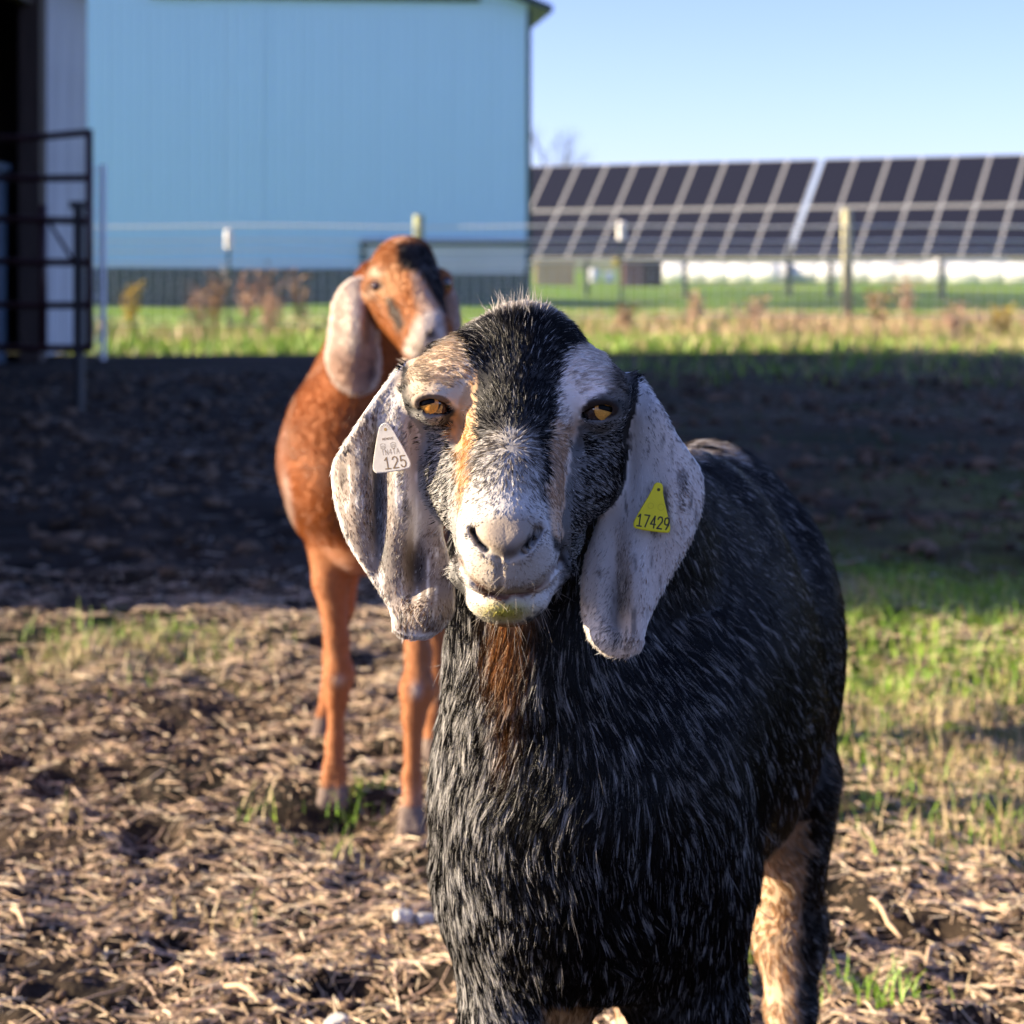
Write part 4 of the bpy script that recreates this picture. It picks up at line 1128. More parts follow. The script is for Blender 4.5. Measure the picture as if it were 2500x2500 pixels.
    stk = vnoise(np.stack([p[:, 0] / .0035, p[:, 1] / .02, p[:, 2] / .022], 1), 1.0, 47) + .5 * vnoise(np.stack([p[:, 0] / .0014, p[:, 1] / .01, p[:, 2] / .010], 1), 1.0, 48)
    put(el * sstep(.30, .75, stk) * .85, (.05, .032, .024), WHT * .5, .18); put(er * sstep(.34, .80, stk) * .8, (.045, .04, .042), WHT * .6, .22)
    put((el + er) * sstep(-.35, -.8, stk) * .7, WHT, WHT, .1)
    rim = np.minimum(np.abs(poly_sd(np.stack([u, v], 1), EARL)), np.abs(poly_sd(np.stack([u, v], 1), EARR)))
    put(is_ear * np.exp(-(rim / 7) ** 2) * .8, WHT, WHT, 0)
    return A, Bc, pr, dict(head=head, ear_l=is_l, ear_r=is_ear & ~is_l, u=u, v=v)

def in_head(c):
    u, v = proj(c); return (v < 1640) & (c[:, 1] < 1.95) & (u > 780) & (u < 1740)
def in_face(c):
    u, v = proj(c)
    return (c[:, 1] < E + .06) & (((v > 1240) & (v < 1520) & (u > 1105) & (u < 1385)) | (np.abs(v - 990) < 60) & ((np.abs(u - 1056) < 75) | (np.abs(u - 1465) < 75)))
V1, Q1 = body_mesh(g1, (-.24, 1.62, -.02), (.46, 2.90, 1.06), .0045, in_head, in_face)
A1, B1, p1, _ = coat1(V1)
skin = (A1 * (1 - p1[:, None]) + B1 * p1[:, None])
doe = empty('goat', (.12, 2.3, 0), 'black goat with white flecked face and long pendulous ears facing the camera', 'goat')
skin_m = mat('goat_skin', attr='coat', rough=0.75, spec=0.2, bump=(420, 0.25, 0.002))
me = np_mesh('body', V1, Q1, True, {'coat': skin})
body1 = link_mesh('body', me, [skin_m], doe)
print('doe body %d quads %.1fs' % (len(Q1), time.time() - T0))

# ------------------------------------------------------------------ fur
def hair_material(name, rough=0.27, spec=0.28):
    m = mat(name, attr='coat', rough=rough, spec=spec)
    nt = m.node_tree; b = nt.nodes['Principled BSDF']; at = [x for x in nt.nodes if x.type == 'ATTRIBUTE'][0]
    tr = nt.nodes.new('ShaderNodeBsdfTranslucent'); nt.links.new(at.outputs['Color'], tr.inputs['Color'])
    mx = nt.nodes.new('ShaderNodeMixShader'); mx.inputs[0].default_value = .38
    nt.links.new(b.outputs[0], mx.inputs[1]); nt.links.new(tr.outputs[0], mx.inputs[2])
    nt.links.new(mx.outputs[0], nt.nodes['Material Output'].inputs['Surface'])
    return m

def sample_surface(V, Q, density):
    T = np.concatenate([Q[:, [0, 1, 2]], Q[:, [0, 2, 3]]])
    a, b, c = V[T[:, 0]], V[T[:, 1]], V[T[:, 2]]
    area = np.linalg.norm(np.cross(b - a, c - a), axis=1) / 2
    cen = (a + b + c) / 3
    nrm_ = np.cross(b - a, c - a); nrm_ /= np.maximum(np.linalg.norm(nrm_, axis=1), 1e-12)[:, None]
    w = area * density(cen, nrm_)
    n = RNG.poisson(w)
    t = np.repeat(np.arange(len(T)), n)
    r1 = np.sqrt(RNG.random(len(t))); r2 = RNG.random(len(t))
    return a[t] * (1 - r1)[:, None] + b[t] * (r1 * (1 - r2))[:, None] + c[t] * (r1 * r2)[:, None]

def norm(x): return x / np.maximum(np.linalg.norm(x, axis=1), 1e-9)[:, None]

def add_curves(name, pts, rad, col, matl, parent):
    """pts (n,k,3), rad (n,k), col (n,3)"""
    n, k, _ = pts.shape
    hc = bpy.data.hair_curves.new(name)
    hc.add_curves([k] * n)
    hc.attributes['position'].data.foreach_set('vector', np.ascontiguousarray(pts, dtype=np.float32).ravel())
    ra = hc.attributes.get('radius') or hc.attributes.new('radius', 'FLOAT', 'POINT')
    ra.data.foreach_set('value', np.ascontiguousarray(rad, dtype=np.float32).ravel())
    ca = hc.attributes.new('coat', 'FLOAT_COLOR', 'CURVE')
    c4 = np.ones((n, 4), dtype=np.float32); c4[:, :3] = col
    ca.data.foreach_set('color', c4.ravel())
    hc.materials.append(matl)
    o = bpy.data.objects.new(name, hc); COL.objects.link(o)
    o.parent = parent; o.matrix_parent_inverse = parent_world(parent).inverted()
    return o

def clumped(gp, gn, d0, d1, length, crad, per, wid, A, Bc, pr, K=4, conv=.35, jit=.10, together=.7, fat=1.0, var=(.55, 1.3)):
    """tufts: every guide at gp carries `per` hairs that lean together towards its tip"""
    n = len(gp)
    tx = norm(np.cross(gn, np.array((.31, .9, .22)))); ty = np.cross(gn, tx)
    rep_ = np.repeat(np.arange(n), per); m = len(rep_)
    rr = np.sqrt(RNG.random(m)) * crad[rep_]; aa = RNG.random(m) * 6.2832
    off = tx[rep_] * (rr * np.cos(aa))[:, None] + ty[rep_] * (rr * np.sin(aa))[:, None]
    L = length[rep_] * RNG.uniform(.6, 1.15, m)
    a, b = d0[rep_] + RNG.normal(0, jit, (m, 3)), d1[rep_] + RNG.normal(0, jit, (m, 3))
    pts = np.empty((m, K, 3)); c = gp[rep_] - gn[rep_] * .0006
    pts[:, 0] = c + off
    for k in range(1, K):
        t = k / (K - 1); w = (k - .5) / (K - 1)
        c = c + norm(a * (1 - w) + b * w) * (L / (K - 1))[:, None]
        pts[:, k] = c + off * (1 - (1 - conv) * t)
    prof = np.interp(np.linspace(0, 1, K), (0, .4, .75, 1), (1, .95, .7, .12))
    tg = RNG.random(m) < together
    fl = np.where(tg, (RNG.random(n) < pr)[rep_], RNG.random(m) < pr[rep_])
    rad = (wid[rep_] * RNG.uniform(.75, 1.25, m) * np.where(fl, fat, 1.0))[:, None] * prof[None]
    col = np.where(fl[:, None], Bc[rep_], A[rep_]) * (RNG.uniform(var[0], var[1], n)[rep_] * RNG.uniform(.8, 1.2, m))[:, None]
    return pts, rad, np.clip(col, .0015, .92)

def dens1(c, n):
    to = norm(CAMP - c); facing = (n * to).sum(1)
    u, v = proj(c); den = np.zeros(len(c))
    ok = (facing > -0.30) & (v < 2640)
    c2, u, v = c[ok], u[ok], v[ok]
    d_e = np.minimum(g1.eval(c2, ('earL',), False), g1.eval(c2, ('earR',), False))
    d_h = g1.eval(c2, ('head',), False); d_b = g1.eval(c2, ('neck', 'trunk', 'leg'), False)
    ear = (d_e < d_h) & (d_e < d_b); head = (d_h < d_b) & ~ear
    den_ = np.where(ear, 5.0e5, np.where(head, 4.4e5, 9.4e4 / (c2[:, 1] / 2.0) ** 2))
    for uu, vv in ((1056, 987), (1465, 1001)):
        den_ = den_ * ~((((u - uu) / 50) ** 2 + ((v - vv) / 31) ** 2 < 1) & head)
    pad = head & (np.hypot((u - 1234) / 78, (v - 1312) / 52) < 1)
    den_ = den_ * np.where(pad, 1.3, 1)
    for L in (NOSL[:4], NOSR[:4]):
        den_ = den_ * (line_d(np.stack([u, v], 1), L) > 6)
    den[ok] = den_
    return den
HP = sample_surface(V1, Q1, dens1)
HN = norm(g1.grad(HP))
HA, HB, Hp, reg = coat1(HP)
u, v = reg['u'], reg['v']; n = len(HP); head, el, er = reg['head'], reg['ear_l'], reg['ear_r']
trunk = ~(head | el | er)
# direction the hair lies
flow = np.zeros((n, 3))
fx = np.clip((u - 1258) / 120, -1.3, 1.3)
up_ = sstep(1150, 960, v)
fh = np.stack([fx * 0.9, np.full(n, .45), -0.75 + 1.6 * up_], 1)
muz = sstep(1180, 1300, v)[:, None]
fh = fh * (1 - muz) + np.stack([fx * 1.4, np.full(n, .5), -0.55 + 0 * fx], 1) * muz
brow = np.exp(-((np.abs(u - 1262) - 170) / 70) ** 2) * (v < 1000)
fh[:, 0] += np.sign(fx) * brow * 1.1; fh[:, 2] -= brow * 0.5
fe_l = np.stack([np.where(v < 1300, -.18, .12), np.zeros(n), -np.ones(n)], 1); fe_l[:, 0] += np.clip((925 - u) / 160, -.5, .6)
fe_r = np.stack([np.where(v < 1250, .35, -.20), np.zeros(n), -np.ones(n)], 1); fe_r[:, 0] += np.clip((u - 1570) / 170, -.5, .6)
nk = 1 - sstep(1.98, 2.20, HP[:, 1])
fb = np.stack([.10 + .25 * np.clip((u - 1300) / 400, -1, 1), np.full(n, .15), -np.ones(n)], 1) * nk[:, None] \
   + np.stack([np.full(n, .55), np.full(n, .75), np.full(n, -.75)], 1) * (1 - nk)[:, None]
fb[:, 0] += 0.55 * nk * vnoise(HP, .06, 51); fb[:, 0] += 0.25 * nk * np.clip((1240 - u) / 150, -.5, 1) * sstep(1900, 2250, v)
flow[head] = fh[head]; flow[el] = fe_l[el]; flow[er] = fe_r[er]; flow[trunk] = fb[trunk]
jn = np.stack([vnoise(HP, .018, 61), vnoise(HP, .018, 62), vnoise(HP, .018, 63)], 1)
flow = norm(flow) + jn * np.where(trunk, .30, .28)[:, None] + np.stack([vnoise(HP, .075, k) for k in (64, 65, 66)], 1) * np.where(trunk, .40, .05)[:, None] + RNG.normal(0, .12, (n, 3))
flow = norm(flow - HN * (flow * HN).sum(1)[:, None])
length = np.where(trunk, .020, .0080)
length = np.where(el | er, .0058, length)
length = np.where(head & (v < 900), .0085 + .006 * sstep(870, 770, v), length)
length = np.where(head & (u > 1100) & (u < 1390), length - .0040 * sstep(1090, 1300, v), length)
length = np.where(trunk & (v > 1500) & (v < 2150) & (HP[:, 1] < 2.15), .026, length)
length = np.where(trunk & (HP[:, 2] < .40), .014, length)
pad = head & (np.hypot((u - 1234) / 78, (v - 1312) / 52) < 1)
length = np.where(pad, .0026, length)
near_eye = head & ((np.hypot((u - 1056) / 80, (v - 987) / 55) < 1) | (np.hypot((u - 1465) / 80, (v - 1001) / 55) < 1))
length = np.where(near_eye, .0042, length)
length *= RNG.uniform(.7, 1.25, n)
lift = np.where(trunk, .11, .19) * RNG.uniform(.5, 1.5, n)
lift = np.where(el | er, lift * .7, lift)
lift = np.where(head & (v < 800), lift * 1.15, lift)
d0 = norm(flow + HN * lift[:, None]); grav = np.array((0, 0, -1.0))
d1 = norm(flow + HN * (lift * .25)[:, None] + grav * np.where(trunk, .18, .0)[:, None])
fur_m = hair_material('goat_fur')
parts = []
for sel, per, cr, wd in ((np.where(trunk)[0], 12, .0024, .000155), (np.where(head & ~pad)[0], 5, .0010, .00016), (np.where(pad)[0], 4, .0008, .00008), (np.where(el | er)[0], 4, .0008, .00015)):
    parts.append(clumped(HP[sel], HN[sel], d0[sel], d1[sel], length[sel], np.full(len(sel), cr), per, np.full(len(sel), wd), HA[sel], HB[sel], Hp[sel], jit=.07, together=.80 if cr > .002 else .5, fat=1.12 if cr > .002 else 1.0))
# stray long hairs: tuft between the horn bosses, whiskers on lips and chin
def strays(sel, d, ln, wd, col):
    k = len(sel); dd = norm(d + RNG.normal(0, .28, (k, 3)))
    parts.append(clumped(HP[sel], HN[sel], dd, norm(dd + np.array((0, 0, -.25))), ln * RNG.uniform(.6, 1.3, k), np.full(k, .0008), 2, np.full(k, wd), np.tile(col, (k, 1)), np.tile(col, (k, 1)), np.zeros(k)))
c_ = np.where(head & (np.abs(u - 1262) < 75) & (v < 775))[0]; c_ = RNG.permutation(c_)[:60]
strays(c_, norm(HN[c_] + np.array((0, 0, .9))), .017, .00016, (.55, .50, .44))
c_ = np.where(head & (v > 1385) & (v < 1520) & (u > 1125) & (u < 1365) & (HN[:, 1] < -.2))[0]; c_ = RNG.permutation(c_)[:46]
strays(c_, norm(HN[c_] + np.array((0, 0, -.3))), .020, .00007, (.55, .48, .40))
c_ = np.where(trunk & (HP[:, 1] < 2.2))[0]; c_ = RNG.permutation(c_)[:260]
strays(c_, norm(flow[c_] + HN[c_] * .35), .030, .00013, (.25, .23, .22))
pts, rad, hc_ = (np.concatenate([q[i] for q in parts]) for i in range(3))
add_curves('fur', pts, rad, hc_, fur_m, doe)
print('doe fur %d hairs %.1fs' % (len(pts), time.time() - T0))

# ------------------------------------------------------------------ eyes
M_['sclera'] = mat('eyeball_dark', (.035, .015, .008), .08, coat=1.0)
M_['iris'] = mat('amber_iris', (.66, .30, .055), .22, spec=.35, noise=(900, .35, (1, 1, 1)), coat=.25)
M_['pupil'] = mat('pupil', (.002, .002, .002), .35, spec=.1)
def sphere_patch(c, axis, roll, rfun, inside, nseg=26, half=None):
    """cap of a sphere around axis: grid of unit-disc points pushed on to radius"""
    ax = Vector(axis).normalized(); sx = Vector((1, 0, 0)); sx = (sx - ax * sx.dot(ax)).normalized(); sy = ax.cross(sx)
    sx, sy = sx * math.cos(roll) + sy * math.sin(roll), sy * math.cos(roll) - sx * math.sin(roll)
    m = MB(); vs = [tuple(Vector(c) + ax * rfun(0))]; rings = 6
    for i in range(1, rings + 1):
        for k in range(nseg):
            t = 2 * math.pi * k / nseg
            a, b = inside(t); a *= i / rings; b *= i / rings
            rr = rfun(math.hypot(a, b)); z = math.sqrt(max(rr * rr - a * a - b * b, 1e-9))
            vs.append(tuple(Vector(c) + sx * a + sy * b + ax * z))
    fs = [(0, 1 + k, 1 + (k + 1) % nseg) for k in range(nseg)]
    for i in range(rings - 1):
        for k in range(nseg):
            k2 = (k + 1) % nseg
            fs.append((1 + i*nseg + k, 1 + (i+1)*nseg + k, 1 + (i+1)*nseg + k2, 1 + i*nseg + k2))
    return m.add(vs, fs)
for c, axis_, roll, off in ((EYES[0], (-.30, -.95, .04), .22, 0), (EYES[1], (.30, -.95, .02), -.22, 0)):
    rE = .0133
    m = MB(); bm = bmesh.new(); bmesh.ops.create_uvsphere(bm, u_segments=32, v_segments=20, radius=rE)
    me = bpy.data.meshes.new('eye'); bm.to_mesh(me); bm.free()
    me.polygons.foreach_set('use_smooth', [True] * len(me.polygons))
    eye = link_mesh('eye', me, [M_['sclera']], doe); eye.location = tuple(c)
    ir = sphere_patch(c, axis_, roll, lambda r: rE + .0003, lambda t: (.0088 * math.cos(t), .0088 * math.sin(t))).mesh('iris', True)
    link_mesh('iris', ir, [M_['iris']], eye)
    def slot(t):
        a, b = math.cos(t), math.sin(t); e = 0.35
        return (.0062 * math.copysign(abs(a) ** e, a), 0.0021 * math.copysign(abs(b) ** e, b))
    pu = sphere_patch(c, (axis_[0], axis_[1], axis_[2] + .10), roll, lambda r: rE + .0006, slot).mesh('pupil', True)
    link_mesh('pupil', pu, [M_['pupil']], eye)

# ------------------------------------------------------------------ ear tags
GLYPH = {
 '1': [[(.1, .78), (.5, 1), (.5, 0)], [(.05, 0), (.95, 0)]],
 '2': [[(.05, .78), (.2, .95), (.5, 1), (.8, .95), (.95, .78), (.9, .58), (.05, 0), (.98, 0)]],
 '4': [[(.75, 0), (.75, 1), (.02, .30), (1, .30)]],
 '5': [[(.92, 1), (.15, 1), (.10, .56), (.5, .64), (.82, .56), (.95, .34), (.85, .10), (.5, 0), (.2, .05), (.04, .2)]],
 '7': [[(.02, 1), (.98, 1), (.35, 0)]],
 '9': [[(.95, .68), (.85, .46), (.5, .38), (.15, .46), (.04, .68), (.15, .92), (.5, 1), (.85, .92), (.95, .68), (.88, .35), (.5, 0)]],
 'I': [[(.5, 0), (.5, 1)]], 'N': [[(.05, 0), (.05, 1), (.95, 0), (.95, 1)]], 'T': [[(0, 1), (1, 1)], [(.5, 1), (.5, 0)]], 'A': [[(0, 0), (.5, 1), (1, 0)], [(.2, .38), (.8, .38)]],
 'R': [[(.05, 0), (.05, 1), (.7, 1), (.95, .8), (.7, .52), (.05, .52)], [(.5, .52), (.98, 0)]], 'E': [[(.95, 1), (.05, 1), (.05, 0), (.95, 0)], [(.05, .52), (.8, .52)]],
 'M': [[(.02, 0), (.02, 1), (.5, .4), (.98, 1), (.98, 0)]], 'O': [[(.5, 0), (.12, .15), (.02, .5), (.12, .85), (.5, 1), (.88, .85), (.98, .5), (.88, .15), (.5, 0)]], 'V': [[(0, 1), (.5, 0), (1, 1)]],
}
def stroke(m, pts, w, z, mi=0):
    pts = [Vector((x, y)) for x, y in pts]
    for a, b in zip(pts[:-1], pts[1:]):
        d = (b - a).normalized(); nn = Vector((-d.y, d.x)) * w / 2; a2, b2 = a - d * w * .4, b + d * w * .4
        m.add([(a2.x + nn.x, a2.y + nn.y, z), (a2.x - nn.x, a2.y - nn.y, z), (b2.x - nn.x, b2.y - nn.y, z), (b2.x + nn.x, b2.y + nn.y, z)], [(0, 1, 2, 3)], mi)
        z += 2e-6
def text(m, s, x0, y0, h, w, gap, lw, z):
    for ch in s:
        for st in GLYPH[ch]: stroke(m, [(x0 + a * w, y0 + b * h) for a, b in st], lw, z); z += 3e-6
        x0 += w + gap
def tag_plate(outline, th_):
    m = MB(); n_ = len(outline)
    vs = [(x, y, 0) for x, y in outline] + [(x, y, th_) for x, y in outline] + [(x * .965, y * .965 + .0002, th_ + .0004) for x, y in outline]
    m.add(vs, [tuple(range(n_ - 1, -1, -1)), tuple(2 * n_ + k for k in range(n_))] + [(k, (k+1) % n_, n_ + (k+1) % n_, n_ + k) for k in range(n_)] + [(n_ + k, n_ + (k+1) % n_, 2*n_ + (k+1) % n_, 2*n_ + k) for k in range(n_)])
    return m
def place_tag(u, v, depth, ear, roll, yaw, pitch, lift_):
    y = float(depth(np.array([u], float), np.array([v], float))[0])
    loc = Vector(P(u, v, y - .006 - lift_))
    rot = Matrix.Rotation(yaw, 4, 'Z') @ Matrix.Rotation(R(90) + pitch, 4, 'X') @ Matrix.Rotation(roll, 4, 'Z')
    return loc, rot
def ear_tag(name_label, outline, plate_m, ink_m, loc, rot, marks, hole_xy, hole_m):
    root = empty('ear_tag', loc, name_label, 'ear tag')
    root.rotation_euler = rot.to_euler()
    tag_plate(outline, .0011).build('plate', plate_m, root, world_space=False)
    m = MB(); marks(m); m.build('lettering', ink_m, root, world_space=False)
    m = MB(); hx, hy = hole_xy
    m.tube([(hx, hy, -.006), (hx, hy, .0016)], .0013, 16); m.build('stud', hole_m, root, world_space=False)
    return root
M_['tag_white'] = mat('tag_white', (.66, .63, .58), .4, noise=(160, .12, (1, 1, 1))); M_['tag_yellow'] = mat('tag_yellow', (.93, .78, .02), .35, noise=(120, .05, (1, 1, 1)))
M_['ink_brown'] = mat('tag_ink_brown', (.22, .15, .08), .6); M_['ink_black'] = mat('tag_ink_black', (.03, .028, .018), .6)
M_['faint'] = mat('tag_relief', (.70, .55, .012), .5); M_['stud_tan'] = mat('stud_tan', (.36, .25, .10), .5); M_['hole_dark'] = mat('hole_dark', (.10, .08, .02), .8)
s_ = PX
wo = smooth_poly(np.array([(-7, 62), (8, 62), (17, 48), (47, -30), (50, -50), (42, -60), (-40, -62), (-50, -54), (-49, -38), (-19, 48)]) * s_, 1)
def marks_w(m):
    z = .0016
    text(m, '125', -17 * s_, -52 * s_, 28 * s_, 14 * s_, 6.5 * s_, 3.0 * s_, z)
    text(m, 'IN4TA', -20 * s_, -17 * s_, 13 * s_, 7 * s_, 2.6 * s_, 1.0 * s_, z)
    text(m, 'REMOVE', -12 * s_, 20 * s_, 5 * s_, 3.6 * s_, 1.2 * s_, 1.0 * s_, z)
    for cx in (-14, 13):
        stroke(m, [((cx + a) * s_, (4 + b) * s_) for a, b in ((-6, 6), (0, 8), (6, 6), (6, -3), (0, -8), (-6, -3), (-6, 6))], .8 * s_, z)
        stroke(m, [((cx + a) * s_, (4 + b) * s_) for a, b in ((-3, 2), (3, 2), (3, -3), (-3, -3), (-3, 2))], .7 * s_, z + 2e-5)
    for k in range(8):
        t_ = math.pi * (0.0 + k / 7)
        stroke(m, [((0 + 8.5 * math.cos(t_)) * s_, (46 + 8.5 * math.sin(t_)) * s_), ((0 + 13 * math.cos(t_)) * s_, (46 + 13 * math.sin(t_)) * s_)], .8 * s_, z)
loc, rot = place_tag(950, 1092, ear_depth_l, R(8), R(8), R(-14), R(7), .006)
ear_tag('white triangular ear tag printed 125 on the left hand ear of the black goat', wo, M_['tag_white'], M_['ink_brown'], loc, rot, marks_w, (0, 46 * s_), M_['stud_tan'])
yo = smooth_poly(np.array([(-9, 57), (8, 57), (13, 46), (14, 30), (43, -44), (45, -58), (38, -64), (-40, -64), (-49, -56), (-46, -38), (-14, 36)]) * s_, 1)
def marks_y(m):
    text(m, '17429', -40 * s_, -55 * s_, 29 * s_, 12 * s_, 4.8 * s_, 3.4 * s_, .0016)
loc, rot = place_tag(1600, 1234, ear_depth_r, R(-6), R(-8), R(4), R(0), .009)
yt = ear_tag('yellow triangular ear tag printed 17429 on the ear at the right of the black goat', yo, M_['tag_yellow'], M_['ink_black'], loc, rot, marks_y, (2 * s_, 40 * s_), M_['hole_dark'])
m = MB()
for cx, cy, rr in ((-12, -2, 7), (14, -2, 8)):
    stroke(m, [((cx + rr * math.cos(t)) * s_, (cy + rr * math.sin(t)) * s_) for t in np.linspace(0, 2 * math.pi, 14)], .9 * s_, .0016)
m.build('embossing', M_['faint'], yt, world_space=False)
print('tags %.1fs' % (time.time() - T0))

# ------------------------------------------------------------------ the rust brown goat behind
g2 = Body()
D2 = 4.30
def G(u, v, dy): return P(u, v, D2 + dy)
g2.ell('trunk', G(842, 1135, .10), (.112, .16, .160), k=.05)
g2.ell('trunk', G(822, 1130, .45), (.108, .40, .180), rot=('Z', R(10)), k=.06)
g2.ell('trunk', G(905, 1150, .12), (.120, .15, .150), k=.05)
g2.ell('trunk', G(783, 1150, .35), (.070, .22, .140), k=.05)
g2.ell('trunk', G(812, 1085, .85), (.100, .18, .155), k=.06)
g2.chain('neck', [(G(945, 760, .05), .060), (G(905, 900, .10), .078), (G(865, 1040, .13), .115), (G(850, 1120, .12), .13)], .05)
g2.chain('neck', [(G(930, 700, .08), .055), (G(850, 960, .22), .08)], .05)
g2.ell('trunk', G(900, 1330, .10), (.075, .09, .06), k=.05)
# head: poll at upper left, muzzle low to the right and nearer
g2.ell('head', G(985, 660, -.02), (.062, .075, .050), k=.03)
g2.chain('head', [(G(985, 640, -.03), .045), (G(1020, 715, -.10), .040), (G(1055, 800, -.17), .033)], .03)
g2.ell('head', G(1050, 822, -.175), (.036, .042, .036), k=.02)
g2.ell('head', G(1028, 862, -.155), (.026, .034, .022), k=.02)
g2.chain('head', [(G(1030, 855, -.14), .024), (G(965, 740, .0), .052)], .03)
g2.ell('head', G(925, 695, -.04), (.024, .028, .024), k=.02)
g2.ell('head', G(1078, 690, -.06), (.020, .026, .024), k=.02)
g2.chain('head', [(G(950, 720, -.03), .040), (G(1010, 810, -.12), .028)], .03)
g2.ell('head', G(1000, 612, .0), (.035, .04, .022), k=.02)
EL2 = [(905, 690), (868, 672), (838, 690), (812, 730), (806, 770), (799, 830), (793, 870), (800, 905), (815, 935), (845, 958), (880, 966), (908, 952), (924, 918), (929, 860), (926, 800), (916, 750)]
ER2 = [(1085, 690), (1108, 700), (1122, 750), (1128, 810), (1118, 860), (1095, 880), (1078, 850), (1075, 780), (1078, 730)]
g2.sheet('ear', EL2, D2 - .02, lambda u, v: D2 - .02 + .03 * ((u - 865) / 60.0) ** 2 - bump2(u, v, 868, 790, 22, 60, .02) + bump2(u, v, 895, 810, 12, 50, .012), th=.007, k=.02)
g2.sheet('ear', ER2, D2 + .02, lambda u, v: D2 + .02 + 0 * u + .02 * ((u - 1100) / 25.0) ** 2, th=.006, k=.02)
def gl(pts, k=.03): g2.chain('leg', pts, k)
gl([(G(806, 1290, .12), .054), (G(808, 1420, .10), .033), (G(822, 1560, .08), .0215), (G(827, 1650, .072), .0275), (G(822, 1705, .078), .0185), (G(818, 1810, .075), .0150), (G(815, 1870, .06), .0210)], .02)
for dx in (-14, 13): gl([(G(817 + dx * .6, 1880, .055), .0175), (G(814 + dx, 1930, .04), .0165), (G(812 + dx * 1.2, 1962, .02), .019)], .006)
gl([(G(985, 1300, .10), .056), (G(1008, 1450, .02), .034), (G(1022, 1600, -.04), .0220), (G(1019, 1685, -.073), .030), (G(1010, 1750, -.078), .0190), (G(1006, 1900, -.09), .0150), (G(1006, 1965, -.11), .0205)], .02)
for dx in (-11, 12): gl([(G(1004 + dx * .6, 1975, -.115), .0165), (G(1004 + dx, 2010, -.13), .016), (G(1004 + dx * 1.2, 2040, -.15), .018)], .006)
gl([(G(840, 1290, .75), .060), (G(825, 1480, .72), .032), (G(818, 1600, .80), .022), (G(788, 1770, .70), .016), (G(765, 1850, .64), .025)])
for dx in (-9, 9): gl([(G(766 + dx * .6, 1852, .63), .017), (G(765 + dx * 1.3, 1893, .56), .019)], .006)
gl([(G(1000, 1250, .75), .075), (G(1055, 1480, .62), .045), (G(1068, 1600, .60), .030), (G(1060, 1760, .5), .022), (G(1055, 1880, .45), .025), (G(1055, 1915, .42), .020)])
gl([(G(905, 1060, .5), .12), (G(960, 1200, .65), .12)], .06)
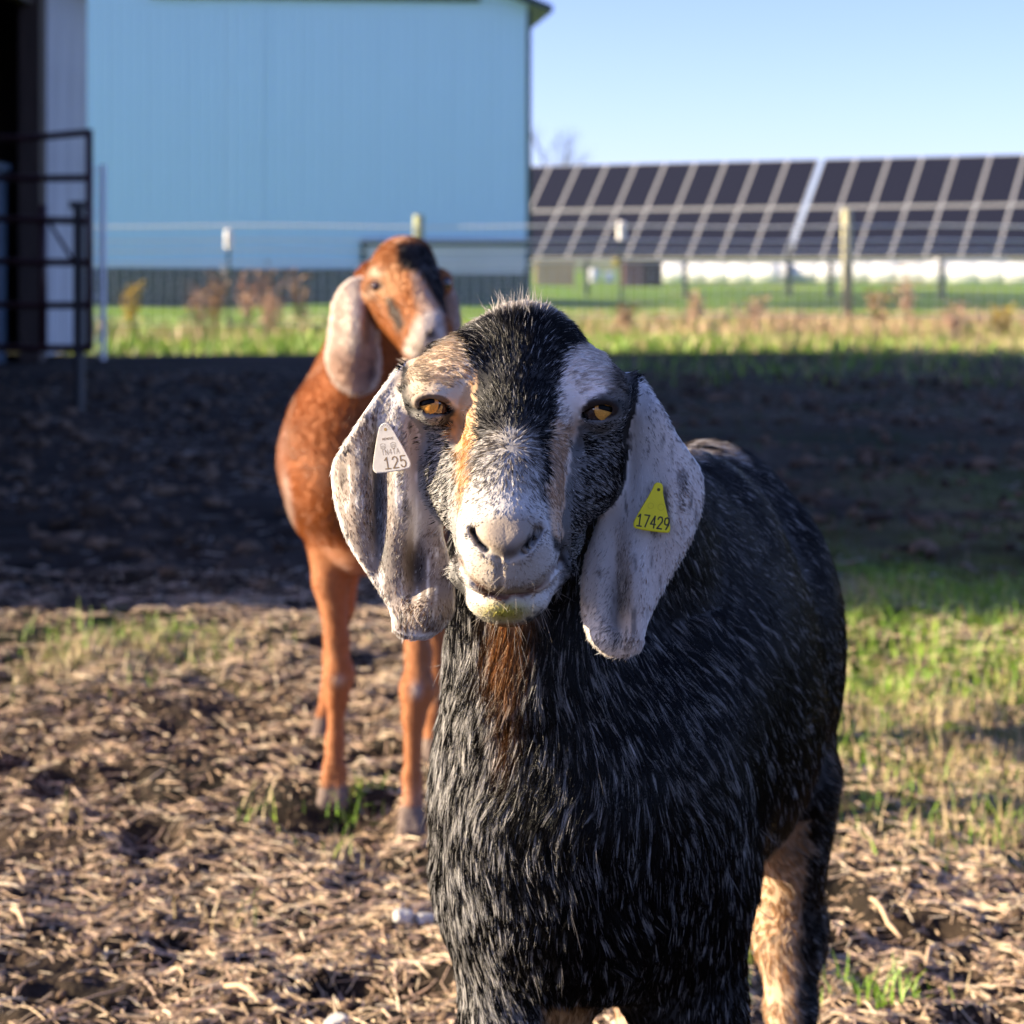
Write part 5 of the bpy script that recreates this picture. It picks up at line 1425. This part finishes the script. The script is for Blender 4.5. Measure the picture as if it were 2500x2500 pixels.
def coat2(p):
    u, v = proj(p); n = len(p)
    nz, nz2 = vnoise(p, .03, 71), vnoise(p, .08, 72)
    q = np.stack([u + 5 * nz, v + 5 * nz2], 1)
    base = np.array((.25, .080, .022)); lt = np.array((.50, .22, .09)); W = np.array((.56, .49, .44)); K_ = np.array((.012, .010, .010)); PK = np.array((.50, .38, .33))
    A = np.tile(base, (n, 1)) * (1 + .22 * nz2[:, None])
    def put(m, c): m = np.clip(m, 0, 1)[:, None]; A[:] = A * (1 - m) + np.asarray(c) * m
    def area(poly, s): return 1 - sstep(-s, s, poly_sd(q, poly))
    d_h, d_e, d_b = g2.eval(p, ('head',), False), g2.eval(p, ('ear',), False), g2.eval(p, ('neck', 'trunk', 'leg'), False)
    e = (d_e < d_h) & (d_e < d_b); h = (d_h < d_b) & ~e
    put(sstep(712, 685, u) * (v < 1400) * .25, PK)
    put(np.exp(-((u - (702 + (v - 1200) * .12)) / 9) ** 2) * sstep(1120, 1180, v) * (1 - sstep(1290, 1330, v)) * .55, W)
    put(sstep(1330, 1360, v) * (d_b < d_h) * .25, lt)
    put(np.exp(-(((u - 828) / 16) ** 2 + ((v - 1662) / 13) ** 2)), (.45, .33, .24)); put(np.exp(-(((u - 1016) / 14) ** 2 + ((v - 1686) / 20) ** 2)), (.40, .33, .29))
    put(sstep(1890, 1960, v) * .15, PK); put((p[:, 2] < .042) * .9, (.15, .12, .105))
    hm_ = h.astype(float)
    put(hm_ * area([(910, 700), (935, 650), (975, 640), (990, 700), (940, 740)], 12) * .7, (.58, .38, .22))
    put(hm_ * .45, (.36, .15, .05))
    put(hm_ * area([(944, 716), (962, 722), (990, 788), (978, 806), (952, 762)], 7), (.035, .022, .018))
    put(hm_ * np.exp(-(((u - 918) / 17) ** 2 + ((v - 664) / 13) ** 2)), (.55, .44, .33)); put(hm_ * np.exp(-(((u - 900) / 13) ** 2 + ((v - 716) / 10) ** 2)), (.52, .40, .30))
    put(hm_ * area([(1005, 660), (1030, 665), (1060, 730), (1080, 800), (1070, 850), (1020, 875), (990, 850), (1005, 800), (1020, 750)], 10), (.46, .32, .24))
    put(hm_ * area([(1015, 780), (1070, 740), (1090, 820), (1060, 850), (1020, 880), (985, 850)], 10), W)
    put(hm_ * area([(1040, 808), (1060, 800), (1064, 820), (1042, 828)], 4), (.05, .035, .03))
    put(hm_ * np.exp(-(line_d(q, [(996, 836), (1020, 848), (1050, 850)]) / 4) ** 2) * .8, (.08, .05, .04))
    put(hm_ * np.exp(-(((u - 921) / 18) ** 2 + ((v - 697) / 11) ** 2)) * 1.2, (.02, .014, .012))
    put(hm_ * area([(972, 592), (1040, 592), (1066, 632), (1084, 700), (1092, 765), (1070, 752), (1050, 700), (1026, 666), (985, 655), (974, 620)], 7), K_)
    em = e.astype(float)
    put(em, (.44, .34, .29)); put(em * sstep(-.2, .5, nz2 + .3) * sstep(800, 900, v) * .8, (.30, .165, .105)); put(em * np.exp(-((u - 866) / 20) ** 2) * (1 - sstep(830, 880, v)), W)
    put(em * np.exp(-(((u - 907) / 14) ** 2 + ((v - 915) / 30) ** 2)), (.10, .07, .075))
    put(em * np.exp(-(np.abs(poly_sd(np.stack([u, v], 1), EL2)) / 8) ** 2), W)
    return A
V2, Q2 = body_mesh(g2, (-.62, 4.02, -.02), (.05, 5.50, 1.20), .008, lambda c: proj(c)[1] < 985)
me = np_mesh('body', V2, Q2, True, {'coat': coat2(V2)})
kid = empty('goat', (-.35, 4.5, 0), 'rust brown goat with black forehead stripe standing behind the black goat', 'goat')
M_['short_coat'] = mat('short_coat', attr='coat', rough=.65, spec=.12, noise=(260, .22, (1, 1, .35)), bump=(300, .35, .003), sheen=.25)
link_mesh('body', me, [M_['short_coat']], kid)
for u_, v_, dy_ in ((922, 699, -.0655), (1084, 692, -.078)):
    bm = bmesh.new(); bmesh.ops.create_uvsphere(bm, u_segments=20, v_segments=12, radius=.0135)
    me = bpy.data.meshes.new('eye'); bm.to_mesh(me); bm.free(); me.polygons.foreach_set('use_smooth', [True] * len(me.polygons))
    ey = link_mesh('eye', me, [M_['sclera']], kid); ey.location = tuple(G(u_, v_, dy_))
def dens2(c, n):
    to = norm(CAMP - c); u, v = proj(c); return np.where((n * to).sum(1) > -.2, 8.0e4, 0.0) * (((u - 922) / 17) ** 2 + ((v - 699) / 12) ** 2 > 1)
hp = sample_surface(V2, Q2, dens2); hn = norm(g2.grad(hp)); ca = coat2(hp); uu, vv = proj(hp); m_ = len(hp)
fl = np.stack([np.full(m_, -.15), np.full(m_, .5), -np.ones(m_)], 1) + .4 * np.stack([vnoise(hp, .05, k) for k in (81, 82, 83)], 1)
fl = norm(fl - hn * (fl * hn).sum(1)[:, None])
ln_ = np.where(vv > 1330, .006, .011) * RNG.uniform(.7, 1.2, m_)
pts, rad, hc_ = clumped(hp, hn, norm(fl + hn * .25), norm(fl + hn * .05), ln_, np.full(m_, .002), 3, np.full(m_, .00042), ca, ca * 1.3, np.full(m_, .3), K=3, together=.2, var=(.85, 1.15))
add_curves('fur', pts, rad, hc_, fur_m, kid)
print('brown goat %.1fs' % (time.time() - T0))
